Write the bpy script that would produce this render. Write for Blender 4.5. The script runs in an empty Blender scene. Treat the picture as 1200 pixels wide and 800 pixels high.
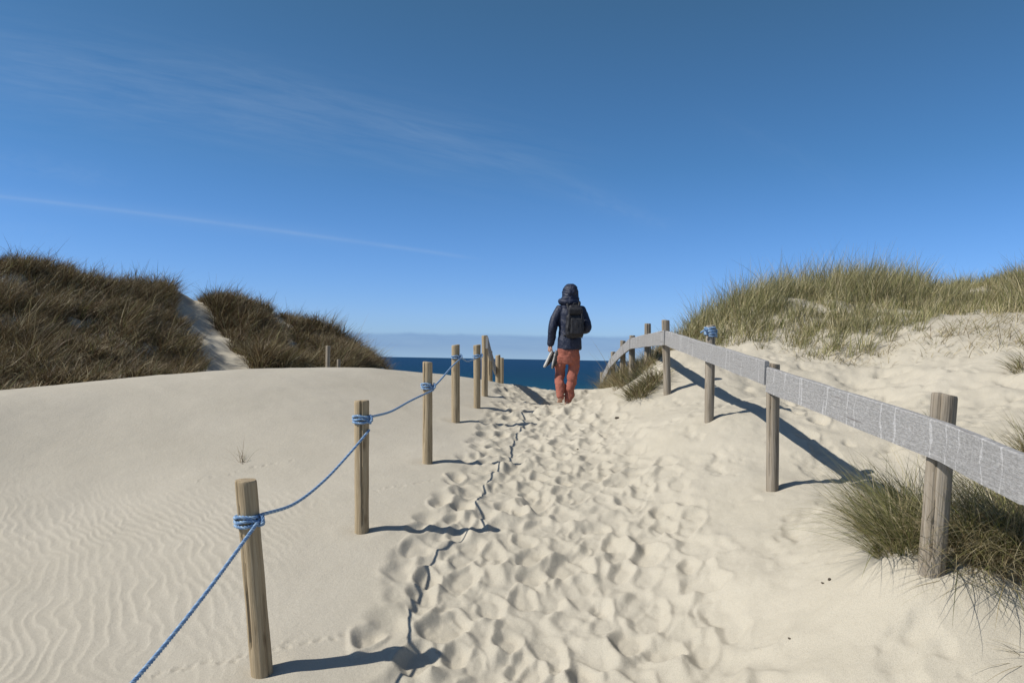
import bpy, bmesh, math, random
import numpy as np
from mathutils import Vector, Matrix, Euler
from mathutils.bvhtree import BVHTree

random.seed(7)
rng = np.random.default_rng(11)
R = math.radians
scene = bpy.context.scene
col = scene.collection

# ------------------------------------------------------------------ camera
CAMZ = 9.0                        # metres above the sea
F = 900.0                         # focal length in pixels of the 1200 px wide photograph
cam_d = bpy.data.cameras.new('camera')
cam = bpy.data.objects.new('camera', cam_d)
col.objects.link(cam)
cam_d.sensor_width = 36.0
cam_d.lens = 36.0 * F / 1200.0
cam_d.clip_start = 0.05
cam_d.clip_end = 60000.0
PITCH, ROLL = R(1.3), R(1.0)
MC = Matrix.Rotation(PITCH, 3, 'X') @ Matrix.Rotation(R(90), 3, 'X') @ Matrix.Rotation(ROLL, 3, 'Z')
cam.matrix_world = Matrix.Translation((0, 0, CAMZ)) @ MC.to_4x4()
scene.camera = cam


def ray(px, py):
    return MC @ Vector(((px - 600) / F, (400 - py) / F, -1.0))


def P(px, py, D):
    """world point D metres in front of the camera on the ray of a photo pixel"""
    return ray(px, py) * D + Vector((0, 0, CAMZ))


# ------------------------------------------------------------------ helpers
def tag(o, label=None, cat=None, group=None, kind=None):
    if label: o['label'] = label
    if cat: o['category'] = cat
    if group: o['group'] = group
    if kind: o['kind'] = kind
    return o


def empty(name, loc=(0, 0, 0)):
    o = bpy.data.objects.new(name, None)
    o.empty_display_size = 0.1
    o.location = loc
    col.objects.link(o)
    return o


def link(name, me, mat=None, parent=None):
    o = bpy.data.objects.new(name, me)
    col.objects.link(o)
    if mat: me.materials.append(mat)
    if parent is not None: o.parent = parent
    return o


def np_mesh(name, verts, quads, smooth=True):
    me = bpy.data.meshes.new(name)
    nv, nq = len(verts), len(quads)
    me.vertices.add(nv)
    me.vertices.foreach_set('co', np.ascontiguousarray(verts, dtype=np.float32).ravel())
    me.loops.add(nq * 4)
    me.loops.foreach_set('vertex_index', np.ascontiguousarray(quads, dtype=np.int32).ravel())
    me.polygons.add(nq)
    me.polygons.foreach_set('loop_start', np.arange(0, nq * 4, 4, dtype=np.int32))
    me.polygons.foreach_set('loop_total', np.full(nq, 4, dtype=np.int32))
    me.update(calc_edges=True)
    me.validate()
    me.polygons.foreach_set('use_smooth', np.full(len(me.polygons), smooth, dtype=bool))
    return me


def grid_quads(nr, nc, wrap=False):
    i = np.arange(nr - 1)[:, None]
    j = np.arange(nc if wrap else nc - 1)[None, :]
    j2 = (j + 1) % nc
    a = i * nc + j; b = i * nc + j2; c = (i + 1) * nc + j2; d = (i + 1) * nc + j
    return np.stack([a, b, c, d], -1).reshape(-1, 4)


def bm_mesh(name, bm, smooth=True):
    bmesh.ops.recalc_face_normals(bm, faces=bm.faces)
    me = bpy.data.meshes.new(name)
    bm.to_mesh(me); bm.free()
    for p in me.polygons: p.use_smooth = smooth
    return me


# value noise -------------------------------------------------------------
_perm = rng.random((256, 256)).astype(np.float32) * 2 - 1


def vnoise(x, y):
    xi = np.floor(x).astype(np.int64); yi = np.floor(y).astype(np.int64)
    fx = (x - xi); fy = (y - yi)
    fx = fx * fx * fx * (fx * (fx * 6 - 15) + 10); fy = fy * fy * fy * (fy * (fy * 6 - 15) + 10)
    a = _perm[xi & 255, yi & 255]; b = _perm[(xi + 1) & 255, yi & 255]
    c = _perm[xi & 255, (yi + 1) & 255]; d = _perm[(xi + 1) & 255, (yi + 1) & 255]
    return (a * (1 - fx) + b * fx) * (1 - fy) + (c * (1 - fx) + d * fx) * fy


def fbm(x, y, octv=4, gain=0.5):
    s = 0; a = 1.0
    for k in range(octv):
        s = s + a * vnoise(x * 2 ** k + 17.3 * k, y * 2 ** k - 9.1 * k); a *= gain
    return s


def sstep(a, b, x):
    t = np.clip((x - a) / (b - a), 0, 1)
    return t * t * (3 - 2 * t)


# ------------------------------------------------------------------ node helpers
class NT:
    def __init__(self, tree):
        self.t = tree; self.n = tree.nodes; self.l = tree.links

    def new(self, typ, **kw):
        nd = self.n.new(typ)
        for k, v in kw.items():
            if k == 'inp':
                for kk, vv in v.items():
                    self.set(nd, kk, vv)
            else:
                setattr(nd, k, v)
        return nd

    def set(self, nd, k, v):
        s = nd.inputs[k]
        if isinstance(v, bpy.types.NodeSocket): self.l.new(v, s)
        else: s.default_value = v

    def math(self, op, a, b=None, c=None, clamp=False):
        nd = self.n.new('ShaderNodeMath'); nd.operation = op; nd.use_clamp = clamp
        for i, v in enumerate((a, b, c)):
            if v is not None: self.set(nd, i, v)
        return nd.outputs[0]

    def mix(self, fac, a, b, blend='MIX'):
        nd = self.n.new('ShaderNodeMix'); nd.data_type = 'RGBA'; nd.blend_type = blend
        self.set(nd, 0, fac); self.set(nd, 6, a); self.set(nd, 7, b)
        return nd.outputs[2]

    def ramp(self, fac, stops):
        nd = self.n.new('ShaderNodeValToRGB')
        cr = nd.color_ramp
        while len(cr.elements) < len(stops): cr.elements.new(0.5)
        for e, (p, c) in zip(cr.elements, stops):
            e.position = p; e.color = (*c, 1) if len(c) == 3 else c
        self.set(nd, 0, fac)
        return nd.outputs[0]

    def noise(self, vec, scale, detail=4, rough=0.55, dist=0.0):
        nd = self.n.new('ShaderNodeTexNoise')
        self.set(nd, 'Vector', vec); nd.inputs['Scale'].default_value = scale
        nd.inputs['Detail'].default_value = detail; nd.inputs['Roughness'].default_value = rough
        nd.inputs['Distortion'].default_value = dist
        return nd.outputs[0]

    def mapv(self, vec, scale=(1, 1, 1), loc=(0, 0, 0), rot=(0, 0, 0)):
        nd = self.n.new('ShaderNodeMapping')
        self.set(nd, 0, vec); nd.inputs['Scale'].default_value = scale
        nd.inputs['Location'].default_value = loc; nd.inputs['Rotation'].default_value = rot
        return nd.outputs[0]


def new_mat(name, rough=0.8, spec=0.3):
    m = bpy.data.materials.new(name); m.use_nodes = True
    nt = NT(m.node_tree)
    b = m.node_tree.nodes['Principled BSDF']
    b.inputs['Roughness'].default_value = rough
    b.inputs['Specular IOR Level'].default_value = spec
    return m, nt, b


def bump(nt, b, h, strength, dist):
    nd = nt.new('ShaderNodeBump')
    nd.inputs['Strength'].default_value = strength; nd.inputs['Distance'].default_value = dist
    nt.set(nd, 'Height', h); nt.l.new(nd.outputs[0], b.inputs['Normal'])


def cloth_mat(name, c1, c2, scale=14, rough=0.8, spec=0.25, bs=0.5, bd=0.006):
    m, nt, b = new_mat(name, rough, spec)
    oc = nt.new('ShaderNodeTexCoord').outputs['Object']
    n = nt.noise(oc, scale, 5, 0.6)
    c = nt.mix(nt.math('MULTIPLY', n, 1.0), (*c1, 1), (*c2, 1))
    nt.l.new(c, b.inputs['Base Color'])
    w = nt.noise(nt.mapv(oc, (1, 1, 1.9)), scale * 1.1, 3, 0.5, 1.2)
    bump(nt, b, w, bs, bd)
    return m


# sand -----------------------------------------------------------------
def sand_material():
    m, nt, b = new_mat('sand', 0.95, 0.12)
    oc = nt.new('ShaderNodeTexCoord').outputs['Object']
    n1 = nt.noise(oc, 0.7, 5, 0.6)
    n2 = nt.noise(oc, 9.0, 4, 0.6)
    n3 = nt.noise(oc, 230.0, 3, 0.75)
    c = nt.ramp(n1, [(0.3, (0.440, 0.402, 0.322)), (0.7, (0.495, 0.454, 0.370))])
    c = nt.mix(nt.math('MULTIPLY', n2, 0.35), c, (0.412, 0.370, 0.286, 1))
    g = nt.ramp(n3, [(0.30, (0.60, 0.59, 0.57)), (0.5, (1, 1, 1)), (0.70, (1.16, 1.15, 1.13))])
    c = nt.mix(0.75, c, g, 'MULTIPLY')
    # slightly darker, greyer sand colour left of the trodden strip
    at = nt.new('ShaderNodeAttribute', attribute_name='left_tone')
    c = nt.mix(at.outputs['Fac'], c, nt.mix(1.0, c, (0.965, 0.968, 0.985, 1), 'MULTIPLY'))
    # sparse dark grains and shell crumbs
    v = nt.new('ShaderNodeTexVoronoi'); nt.set(v, 'Vector', oc); v.inputs['Scale'].default_value = 26
    sp = nt.math('LESS_THAN', v.outputs['Distance'], 0.055)
    rnd = nt.new('ShaderNodeSeparateColor'); nt.l.new(v.outputs['Color'], rnd.inputs[0])
    sp = nt.math('MULTIPLY', sp, nt.math('GREATER_THAN', rnd.outputs[0], 0.82))
    c = nt.mix(nt.math('MULTIPLY', sp, 0.7), c, (0.16, 0.13, 0.10, 1))
    nt.l.new(c, b.inputs['Base Color'])
    h = nt.math('ADD', nt.math('MULTIPLY', nt.noise(oc, 160, 4, 0.7), 0.6), nt.math('MULTIPLY', nt.noise(oc, 34, 3, 0.6), 0.9))
    bump(nt, b, h, 0.6, 0.007)
    return m


def sea_material():
    m, nt, b = new_mat('sea_water', 0.5, 0.03)
    oc = nt.new('ShaderNodeTexCoord').outputs['Object']
    sep = nt.new('ShaderNodeSeparateXYZ'); nt.l.new(oc, sep.inputs[0])
    far = nt.math('DIVIDE', nt.math('SUBTRACT', sep.outputs[1], 180.0), 900.0, clamp=True)
    far = nt.math('POWER', far, 0.45)
    n = nt.noise(nt.mapv(oc, (0.012, 0.045, 1)), 1.0, 5, 0.6)
    far = nt.math('ADD', far, nt.math('MULTIPLY', nt.math('SUBTRACT', n, 0.5), 0.9), clamp=True)
    c = nt.ramp(far, [(0.0, (0.010, 0.105, 0.135)), (0.22, (0.008, 0.062, 0.105)), (0.55, (0.007, 0.042, 0.090)), (1.0, (0.008, 0.040, 0.098))])
    # small breaking crests
    wc = nt.noise(nt.mapv(oc, (0.10, 0.16, 1)), 1.0, 6, 0.7)
    wc = nt.ramp(wc, [(0.70, (0, 0, 0)), (0.76, (1, 1, 1))])
    c = nt.mix(nt.math('MULTIPLY', wc, 0.30), c, (0.45, 0.55, 0.6, 1))
    nt.l.new(c, b.inputs['Base Color'])
    h = nt.noise(nt.mapv(oc, (0.18, 0.35, 1)), 1.0, 6, 0.65)
    bump(nt, b, h, 1.0, 1.2)
    return m


def wood_material(name, c_dark, c_mid, c_light, base_dark=0.0):
    m, nt, b = new_mat(name, 0.85, 0.2)
    oc = nt.new('ShaderNodeTexCoord').outputs['Object']
    info = nt.new('ShaderNodeObjectInfo')
    off = nt.new('ShaderNodeVectorMath', operation='ADD')
    nt.l.new(oc, off.inputs[0])
    comb = nt.new('ShaderNodeCombineXYZ')
    nt.l.new(nt.math('MULTIPLY', info.outputs['Random'], 37.0), comb.inputs[2])
    nt.l.new(comb.outputs[0], off.inputs[1])
    v = off.outputs[0]
    g = nt.noise(nt.mapv(v, (55, 55, 2.2)), 1.0, 5, 0.65, 0.6)
    g2 = nt.noise(nt.mapv(v, (130, 130, 5.0)), 1.0, 3, 0.6)
    bl = nt.noise(nt.mapv(v, (7, 7, 3.5)), 1.0, 4, 0.6)
    c = nt.ramp(g, [(0.28, c_dark), (0.5, c_mid), (0.72, c_light)])
    c = nt.mix(nt.math('MULTIPLY', bl, 0.45), c, (c_mid[0] * .82, c_mid[1] * .86, c_mid[2] * .95, 1))
    # knots and dirty blotches
    vo = nt.new('ShaderNodeTexVoronoi'); nt.set(vo, 'Vector', nt.mapv(v, (9, 9, 3.0))); vo.inputs['Scale'].default_value = 1.0
    k = nt.ramp(vo.outputs['Distance'], [(0.05, (1, 1, 1)), (0.16, (0, 0, 0))])
    c = nt.mix(nt.math('MULTIPLY', k, 0.6), c, (c_dark[0] * .6, c_dark[1] * .55, c_dark[2] * .5, 1))
    nt.l.new(c, b.inputs['Base Color'])
    h = nt.math('ADD', nt.math('MULTIPLY', g, 0.7), nt.math('MULTIPLY', g2, 0.5))
    bump(nt, b, h, 0.8, 0.009)
    return m


def plank_material():
    """grey weathered board, mottled, with pale cross marks"""
    m, nt, b = new_mat('weathered_board', 0.9, 0.15)
    tc = nt.new('ShaderNodeTexCoord')
    uv = tc.outputs['UV']           # u along the board in metres, v across
    mott = nt.noise(nt.mapv(uv, (34, 38, 1)), 1.0, 7, 0.78, 0.5)
    grain = nt.noise(nt.mapv(uv, (4, 60, 1)), 1.0, 5, 0.65)
    big = nt.noise(nt.mapv(uv, (2.2, 6, 1)), 1.0, 4, 0.6)
    c = nt.ramp(mott, [(0.32, (0.155, 0.149, 0.141)), (0.50, (0.298, 0.291, 0.281)), (0.68, (0.46, 0.453, 0.442))])
    c = nt.mix(nt.math('MULTIPLY', nt.ramp(grain, [(.42, (0, 0, 0)), (.66, (1, 1, 1))]), 0.45), c, (0.17, 0.175, 0.17, 1))
    c = nt.mix(nt.math('MULTIPLY', big, 0.30), c, (0.33, 0.315, 0.315, 1))
    # pale marks running across the board at uneven steps
    wob = nt.noise(nt.mapv(uv, (3, 3, 1)), 1.0, 3, 0.5)
    sep = nt.new('ShaderNodeSeparateXYZ'); nt.l.new(uv, sep.inputs[0])
    u = nt.math('ADD', sep.outputs[0], nt.math('MULTIPLY', nt.math('SUBTRACT', wob, 0.5), 0.10))
    vo = nt.new('ShaderNodeTexVoronoi'); vo.voronoi_dimensions = '1D'
    nt.set(vo, 'W', u); vo.inputs['Scale'].default_value = 5.0; vo.inputs['Randomness'].default_value = 1.0
    wid = nt.noise(nt.mapv(uv, (7, 2.6, 1), (3, 1, 0)), 1.0, 4, 0.7)
    lim = nt.math('MULTIPLY', nt.math('SUBTRACT', wid, 0.42), 0.34)
    mk = nt.math('LESS_THAN', vo.outputs['Distance'], lim)
    mk = nt.math('MULTIPLY', mk, nt.ramp(nt.noise(nt.mapv(uv, (20, 40, 1)), 1.0, 4), [(0.3, (0.25, 0.25, 0.25)), (0.6, (1, 1, 1))]))
    c = nt.mix(nt.math('MULTIPLY', mk, 0.50), c, (0.60, 0.59, 0.585, 1))
    # long splits
    sp = nt.noise(nt.mapv(uv, (1.3, 15, 1), (0, 7, 0)), 1.0, 2, 0.5)
    spm = nt.ramp(sp, [(0.30, (1, 1, 1)), (0.34, (0, 0, 0))])
    c = nt.mix(nt.math('MULTIPLY', spm, 0.6), c, (0.13, 0.115, 0.11, 1))
    nt.l.new(c, b.inputs['Base Color'])
    bump(nt, b, nt.math('ADD', mott, grain), 0.55, 0.005)
    return m


def grass_material(name='marram'):
    m = bpy.data.materials.new(name); m.use_nodes = True
    nt = NT(m.node_tree); nt.n.clear()
    out = nt.new('ShaderNodeOutputMaterial')
    at = nt.new('ShaderNodeAttribute', attribute_name='Col')
    p = nt.new('ShaderNodeBsdfPrincipled')
    nt.l.new(at.outputs['Color'], p.inputs['Base Color'])
    p.inputs['Roughness'].default_value = 0.55; p.inputs['Specular IOR Level'].default_value = 0.25
    tr = nt.new('ShaderNodeBsdfTranslucent'); nt.l.new(at.outputs['Color'], tr.inputs['Color'])
    mx = nt.new('ShaderNodeMixShader'); mx.inputs[0].default_value = 0.22
    nt.l.new(p.outputs[0], mx.inputs[1]); nt.l.new(tr.outputs[0], mx.inputs[2])
    nt.l.new(mx.outputs[0], out.inputs['Surface'])
    return m


M_sand = sand_material()
M_sea = sea_material()
M_post = wood_material('post_wood', (0.190, 0.135, 0.075), (0.375, 0.290, 0.178), (0.52, 0.425, 0.285))
M_gpost = wood_material('grey_post_wood', (0.150, 0.118, 0.082), (0.285, 0.240, 0.180), (0.42, 0.370, 0.300))
M_board = plank_material()
M_grass = grass_material()

# ------------------------------------------------------------------ terrain
CTRL = []          # camera-relative x, y, z


def cp(px, py, D):
    v = P(px, py, D); CTRL.append((v.x, v.y, v.z - CAMZ))


def cw(x, y, z): CTRL.append((x, y, z))


# rope posts (their feet), path, crest, right fence, dunes
LPOST = [((307, 788), (288, 562), 4.10, .058), ((424, 622), (424, 469), 5.90, .054), ((501, 540), (501, 424), 7.90, .052),
         ((534, 494), (534, 404), 10.0, .052), ((559, 478), (559, 404), 11.0, .050)]
RPOST = [((1092, 668), (1107, 462), 3.75, .057), ((905, 570), (906, 426), 6.10, .051), ((831, 490), (833, 381), 8.10, .050),
         ((782, 460), (780, 375), 10.3, .052), ((759, 432), (759, 379), 12.3, .052), ((740, 447), (741, 393), 14.0, .052),
         ((730, 452), (730, 399), 15.4, .052), ((718, 462), (718.5, 412), 17.0, .052), ((705, 475), (706, 436), 18.5, .055)]
for b, t, D, r in LPOST: cp(*b, D)
for b, t, D, r in RPOST: cp(*b, D)
cp(568, 464, 12.0)
for q in [(0, 0, -1.98), (-3, 0, -2.1), (3, 0, -1.35), (-8, 0, -2.0), (8, 0, -.6), (0, -6, -2.4),
          (-3, 4, -1.74), (-5, 4.2, -1.66), (-4, 6, -1.46), (-2.6, 6, -1.40), (-3, 8, -1.02), (-5, 7.6, -.98), (-1.9, 9, -.86),
          (-1.8, 4, -1.72), (-8, 6, -.75), (-12, 5, -.6),
          (0.4, 4, -1.69), (0.5, 6, -1.34), (0.55, 8, -1.06), (0.6, 10, -.84), (-0.3, 4, -1.70), (-.2, 6, -1.35), (-.1, 8, -1.08),
          (1.25, 4, -1.52), (1.3, 6, -1.22), (1.3, 8, -.96), (1.4, 10, -.73), (1.3, 12, -.65)]: cw(*q)
cp(664, 472, 11.7)
# crest of the smooth left bank
for q in [(-150, 466, 8.2), (0, 459, 9.2), (150, 444, 10.4), (300, 433.5, 11.5), (380, 432, 12.1), (450, 433.5, 12.6), (520, 440.5, 13), (560, 445, 13.2), (600, 451, 13.5),
          (650, 457.5, 13.7), (700, 459, 13.9)]: cp(*q)
for q in [(-150, 480, 10.2), (0, 467, 10.8), (150, 450.5, 12.0), (-300, 486, 8.0)]: cp(*q)
# hollow behind it
for q in [(0, 475, 12.5), (150, 462, 14), (300, 452, 15.5), (400, 452, 16), (480, 462, 16), (560, 466, 16.5), (640, 472, 16.5)]: cp(*q)
# left dunes: feet, faces, ridge
for q in [(-200, 455, 13), (0, 452, 14.5), (120, 446, 16.0), (200, 444, 17.6), (0, 380, 18), (120, 392, 19.2), (190, 405, 20),
          (-300, 270, 20), (-200, 285, 20.5), (0, 312, 22), (60, 322, 22.5), (120, 338, 23), (170, 352, 23.4), (198, 366, 23.4), (228, 408, 20.5),
          (214, 352, 26), (240, 388, 23.2), (268, 418, 21.2), (285, 436, 20),
          (238, 352, 26.5), (290, 363, 27.2), (350, 383, 28), (400, 408, 29), (446, 435, 30),
          (300, 408, 23.6), (360, 420, 24), (310, 437, 20.4), (400, 440, 22), (450, 446, 24), (480, 452, 28)]: cp(*q)
# right bank and dune
for q in [(1200, 720, 3.4), (1000, 790, 3.4), (1010, 640, 4.5), (950, 700, 4.2), (1000, 556, 6.3), (1150, 590, 5.0), (1200, 560, 5.2), (1200, 500, 6.6), (1000, 478, 9), (1100, 445, 9), (1200, 440, 8.4),
          (930, 470, 8.9), (880, 440, 10.6), (860, 416, 12), (960, 414, 11.6), (1040, 408, 11.2), (1090, 390, 11.2), (1150, 380, 11.2), (1200, 374, 11),
          (785, 408, 14.2), (820, 388, 15), (870, 368, 15.2), (915, 350, 15), (1000, 350, 15), (1050, 353, 15), (1100, 362, 14.6), (1160, 364, 14.4), (1215, 352, 14.4), (1400, 330, 14),
          (1500, 420, 8), (1600, 600, 4), (745, 464, 12.4), (800, 425, 20), (950, 400, 22), (1200, 390, 22)]: cp(*q)
for x in (-30, -18, -8, 0, 8, 18, 30):
    cw(x, 44, -6.2)
    if x > -6: cw(x, 30, -4.2)
    if x <= -18: cw(x, 20, 2.6); cw(x, 30, 0.5)
cw(-20, 12, -.3); cw(20, 12, 1.0); cw(14, 4, .3); cw(0, 23, -2.6); cw(6, 24, -2.3)

CT = np.array(CTRL)


def tps_fit(C, lam=1e-3):
    n = len(C)
    d = np.hypot(C[:, None, 0] - C[None, :, 0], C[:, None, 1] - C[None, :, 1])
    K = d * d * np.log(d + 1e-9) + lam * np.eye(n)
    Pm = np.c_[np.ones(n), C[:, :2]]
    A = np.zeros((n + 3, n + 3)); A[:n, :n] = K; A[:n, n:] = Pm; A[n:, :n] = Pm.T
    return np.linalg.solve(A, np.r_[C[:, 2], np.zeros(3)])


W = tps_fit(CT)


def base_h(x, y):
    x0 = np.asarray(x, float); y0 = np.asarray(y, float); sh = x0.shape
    x = np.clip(x0.ravel(), -30, 26); y = np.clip(y0.ravel(), -6, 46)
    z = W[-3] + W[-2] * x + W[-1] * y
    for k in range(len(CT)):
        d2 = (x - CT[k, 0]) ** 2 + (y - CT[k, 1]) ** 2
        z = z + W[k] * 0.5 * d2 * np.log(d2 + 1e-9)
    yy = y0.ravel()
    beach = -6.0 - (yy - 44) * 0.04
    t = sstep(36, 46, yy)
    z = z * (1 - t) + beach * t
    z = z + 0.10 * fbm(x * .45, y * .45, 3) * sstep(13, 18, yy) * (1 - t)
    dune = np.maximum(sstep(13.5, 17, yy) * sstep(-3, -6, x), sstep(11.8, 13.5, yy) * sstep(3.2, 4.6, x)) * (1 - t)
    z = z + dune * np.where(x > 0, .10, .18) * fbm(x * .85 + 2, y * .85 + 5, 3)
    return z.reshape(sh)


# ---- fine detail on a Cartesian grid: ripples, trodden sand, footprints
GX0, GX1, GY0, GY1, GC = -6.6, 6.6, 2.0, 16.0, 0.0115
gnx = int((GX1 - GX0) / GC) + 1; gny = int((GY1 - GY0) / GC) + 1
gx = GX0 + np.arange(gnx) * GC; gy = GY0 + np.arange(gny) * GC
GXX, GYY = np.meshgrid(gx, gy)           # [row=y, col=x]
H = np.zeros_like(GXX)


def blur(a, k):
    for _ in range(k):
        p = np.pad(a, 1, mode='edge')
        a = (p[:-2, 1:-1] + p[2:, 1:-1] + p[1:-1, :-2] + p[1:-1, 2:] + 4 * p[1:-1, 1:-1]) / 8
    return a


def relax(a, tanmax, it):
    """let over-steep sand slide, as dry sand does"""
    lim = tanmax * GC
    for _ in range(it):
        for ax in (0, 1):
            d = np.diff(a, axis=ax)
            ex = np.sign(d) * np.maximum(np.abs(d) - lim, 0) * 0.25
            if ax == 0: a[:-1] += ex; a[1:] -= ex
            else: a[:, :-1] += ex; a[:, 1:] -= ex
    return a


def left_edge(y):    # edge of the trodden strip towards the rope posts
    return np.interp(y, [2, 4, 5, 6, 8, 10, 12, 16], [-.62, -.66, -.80, -.72, -.50, -.36, -.25, -.2])


def right_edge(y):
    return np.interp(y, [2, 4, 6, 8, 10, 12, 16], [1.60, 1.70, 1.78, 1.80, 1.80, 1.82, 1.9])


def stamp(x, y, ang, L, Wd, dep, keep, rim, wall=.62):
    r = L * 2.0
    i0 = max(int((y - r - GY0) / GC), 0); i1 = min(int((y + r - GY0) / GC) + 1, gny)
    j0 = max(int((x - r - GX0) / GC), 0); j1 = min(int((x + r - GX0) / GC) + 1, gnx)
    if i1 - i0 < 3 or j1 - j0 < 3: return
    X = GXX[i0:i1, j0:j1] - x; Y = GYY[i0:i1, j0:j1] - y
    a = X * math.sin(ang) + Y * math.cos(ang); b = X * math.cos(ang) - Y * math.sin(ang)
    wob = 0.20 * vnoise(X * 9 + x * 31, Y * 9 + y * 17)
    wl = Wd * (1 + 0.28 * a / L)
    q = np.sqrt((a / L) ** 2 + (b / wl) ** 2) + wob
    k = np.clip((1.12 - q) / wall, 0, 1); k = k * k * (3 - 2 * k)
    tilt = 0.30 * (a / L) + 0.15 * (b / wl)
    ring = np.exp(-((q - 1.28) / 0.22) ** 2)
    push = 1 + 0.8 * (-a / L)            # more sand is thrown back
    sub = H[i0:i1, j0:j1]
    H[i0:i1, j0:j1] = sub * (1 - (1 - keep) * k) - dep * k * (1 + 0.35 * tilt) + rim * dep * ring * np.clip(push, .2, 1.6)


pr = random.Random(5)


def tread(n, dmin, dmax, keep, rim, wall=.62, size=1.0, wide=1.0, ymax=14.2):
    for _ in range(n):
        y = 2.3 + (ymax - 2.3) * pr.random()
        l, r_ = float(left_edge(y)), float(right_edge(y))
        c = l + (r_ - l) * 0.45; hw = (r_ - l) / 2
        x = c + (pr.random() * 2 - 1) * hw * wide * (0.55 + 0.45 * pr.random())
        x = max(x, l + 0.08 * pr.random())
        ang = pr.gauss(0, .28) + (math.pi if pr.random() < .45 else 0)
        s = 0.75 + 0.55 * pr.random()
        # prints shallower and smaller towards the firm bank on the right
        side = 1 - 0.72 * float(sstep(0.55, 1.0, (x - c) / hw))
        stamp(x, y, ang, 0.118 * s * size, 0.068 * s * size * (0.85 + .4 * pr.random()), (dmin + (dmax - dmin) * pr.random()) * side, keep, rim, wall)


trod = sstep(-.12, .18, GXX - left_edge(GYY)) * (1 - sstep(-.35, .25, GXX - right_edge(GYY)))
H += trod * 0.034 * fbm(GXX * 2.3, GYY * 2.3, 3)
tread(1500, .014, .032, .5, .22, size=1.15)
H = blur(H, 10)
tread(620, .016, .034, .4, .20, size=1.05)
H = relax(H, 0.42, 8)
H = blur(H, 4)
tread(400, .024, .055, .18, .18, wall=.40, size=1.12)
tread(130, .038, .060, .15, .20, wall=.36, size=1.05, wide=.9)
# a few walkers' tracks wandering to the edges
for (x0, y0, dx, n) in [(-.72, 4.5, .10, 2), (-.50, 6.6, .04, 3), (2.9, 7.3, .10, 5), (3.4, 8.0, .25, 4)]:
    for k in range(n):
        stamp(x0 + dx * k + (.09 if k % 2 else -.09), y0 + .42 * k, pr.gauss(.1, .2), .14, .08, .028 + .02 * pr.random(), .4, .3)
H += trod * (0.0030 * fbm(GXX * 17, GYY * 15, 3) + 0.0045 * np.maximum(fbm(GXX * 11 + 3, GYY * 9, 2) - .25, 0))
# sand gathered round the near marram tufts
for (px, py, D, a, w) in [(1065, 625, 4.05, .045, .22), (1165, 635, 3.95, .05, .25), (1215, 640, 3.9, .05, .25)]:
    v = P(px, py, D); H += a * np.exp(-((GXX - v.x) ** 2 + (GYY - v.y) ** 2) / w ** 2)
# faint tracks of a bird and wind-blown bits on the smooth sand
for (xa, ya, xb, yb, n) in [(-1.85, 4.15, -.85, 4.55, 17), (-1.2, 6.9, -.7, 7.3, 9), (-2.9, 7.2, -2.2, 7.9, 8)]:
    for k in range(n):
        t = (k + pr.random() * .4) / n
        stamp(xa + (xb - xa) * t + pr.gauss(0, .02), ya + (yb - ya) * t + pr.gauss(0, .015), math.atan2(xb - xa, yb - ya) + pr.gauss(0, .3), .035, .016, .007 + .006 * pr.random(), .8, .4)
H = relax(H, 0.56, 10)
# softer, wind-smoothed disturbed sand between path and fence, and beyond it
side = sstep(.0, .4, GXX - right_edge(GYY) + .25)
H += side * (0.015 * fbm(GXX * 3.1, GYY * 2.6, 4) + 0.016 * vnoise(GXX * 1.6 + 5, GYY * 1.3))
pits = np.maximum(fbm(GXX * 4.3 + 9, GYY * 4.0, 3) - .35, 0)
H -= side * 0.050 * pits
# loose, hummocky sand below the right dune
hum = sstep(2.4, 3.4, GXX) * sstep(6.2, 8.0, GYY)
H += hum * (0.05 * fbm(GXX * 1.5 + 3, GYY * 1.3, 4) - 0.05 * np.maximum(fbm(GXX * 2.4, GYY * 2.2 + 7, 3) - .2, 0))
# wind ripples on the left flat: crests run away from the camera, wavering
rp = sstep(-6.6, -5.5, GXX) * (1 - sstep(-.95, -.30, GXX - left_edge(GYY) + .25)) * (1 - sstep(5.9, 7.7, GYY + .25 * fbm(GXX * .8, GYY * .8, 2)))
ph = GXX * 1.0 + GYY * (0.05 + 0.10 * (GYY - 4)) + 0.11 * fbm(GXX * 1.3, GYY * 1.9, 2) + 0.034 * fbm(GXX * 4.2, GYY * 5, 2)
ph = ph + 0.03 * fbm(GXX * 9, GYY * 2.5, 2)
lam = 0.096
s_ = (ph / lam) % 1.0
prof = np.where(s_ < .30, s_ / .30, (1 - s_) / .70)
prof = prof ** 1.9
amp = 0.0052 * (0.55 + 0.45 * np.clip(fbm(GXX * 1.1 + 4, GYY * 1.3, 2) + .5, 0, 1.4))
H += rp * amp * (prof - .5)
H += (1 - trod) * 0.0035 * fbm(GXX * 6, GYY * 6, 3) * (1 - side) * .5
H += 0.012 * fbm(GXX * .9 + 2, GYY * .9, 3) * (1 - trod)
# small scoured hollow and collar round each post foot
for (b, t, D, r) in LPOST + RPOST[:4]:
    v = P(*b, D)
    d = np.hypot(GXX - v.x, GYY - v.y)
    H += -0.014 * np.exp(-(d / .09) ** 2) + 0.004 * np.exp(-((d - .20) / .07) ** 2) * (1 + .4 * vnoise(GXX * 6, GYY * 6))
# fade detail at the sheet's rim
H *= sstep(GX0, GX0 + .6, GXX) * (1 - sstep(GX1 - .6, GX1, GXX)) * sstep(GY0, GY0 + .3, GYY) * (1 - sstep(GY1 - 1.2, GY1, GYY))


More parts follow.
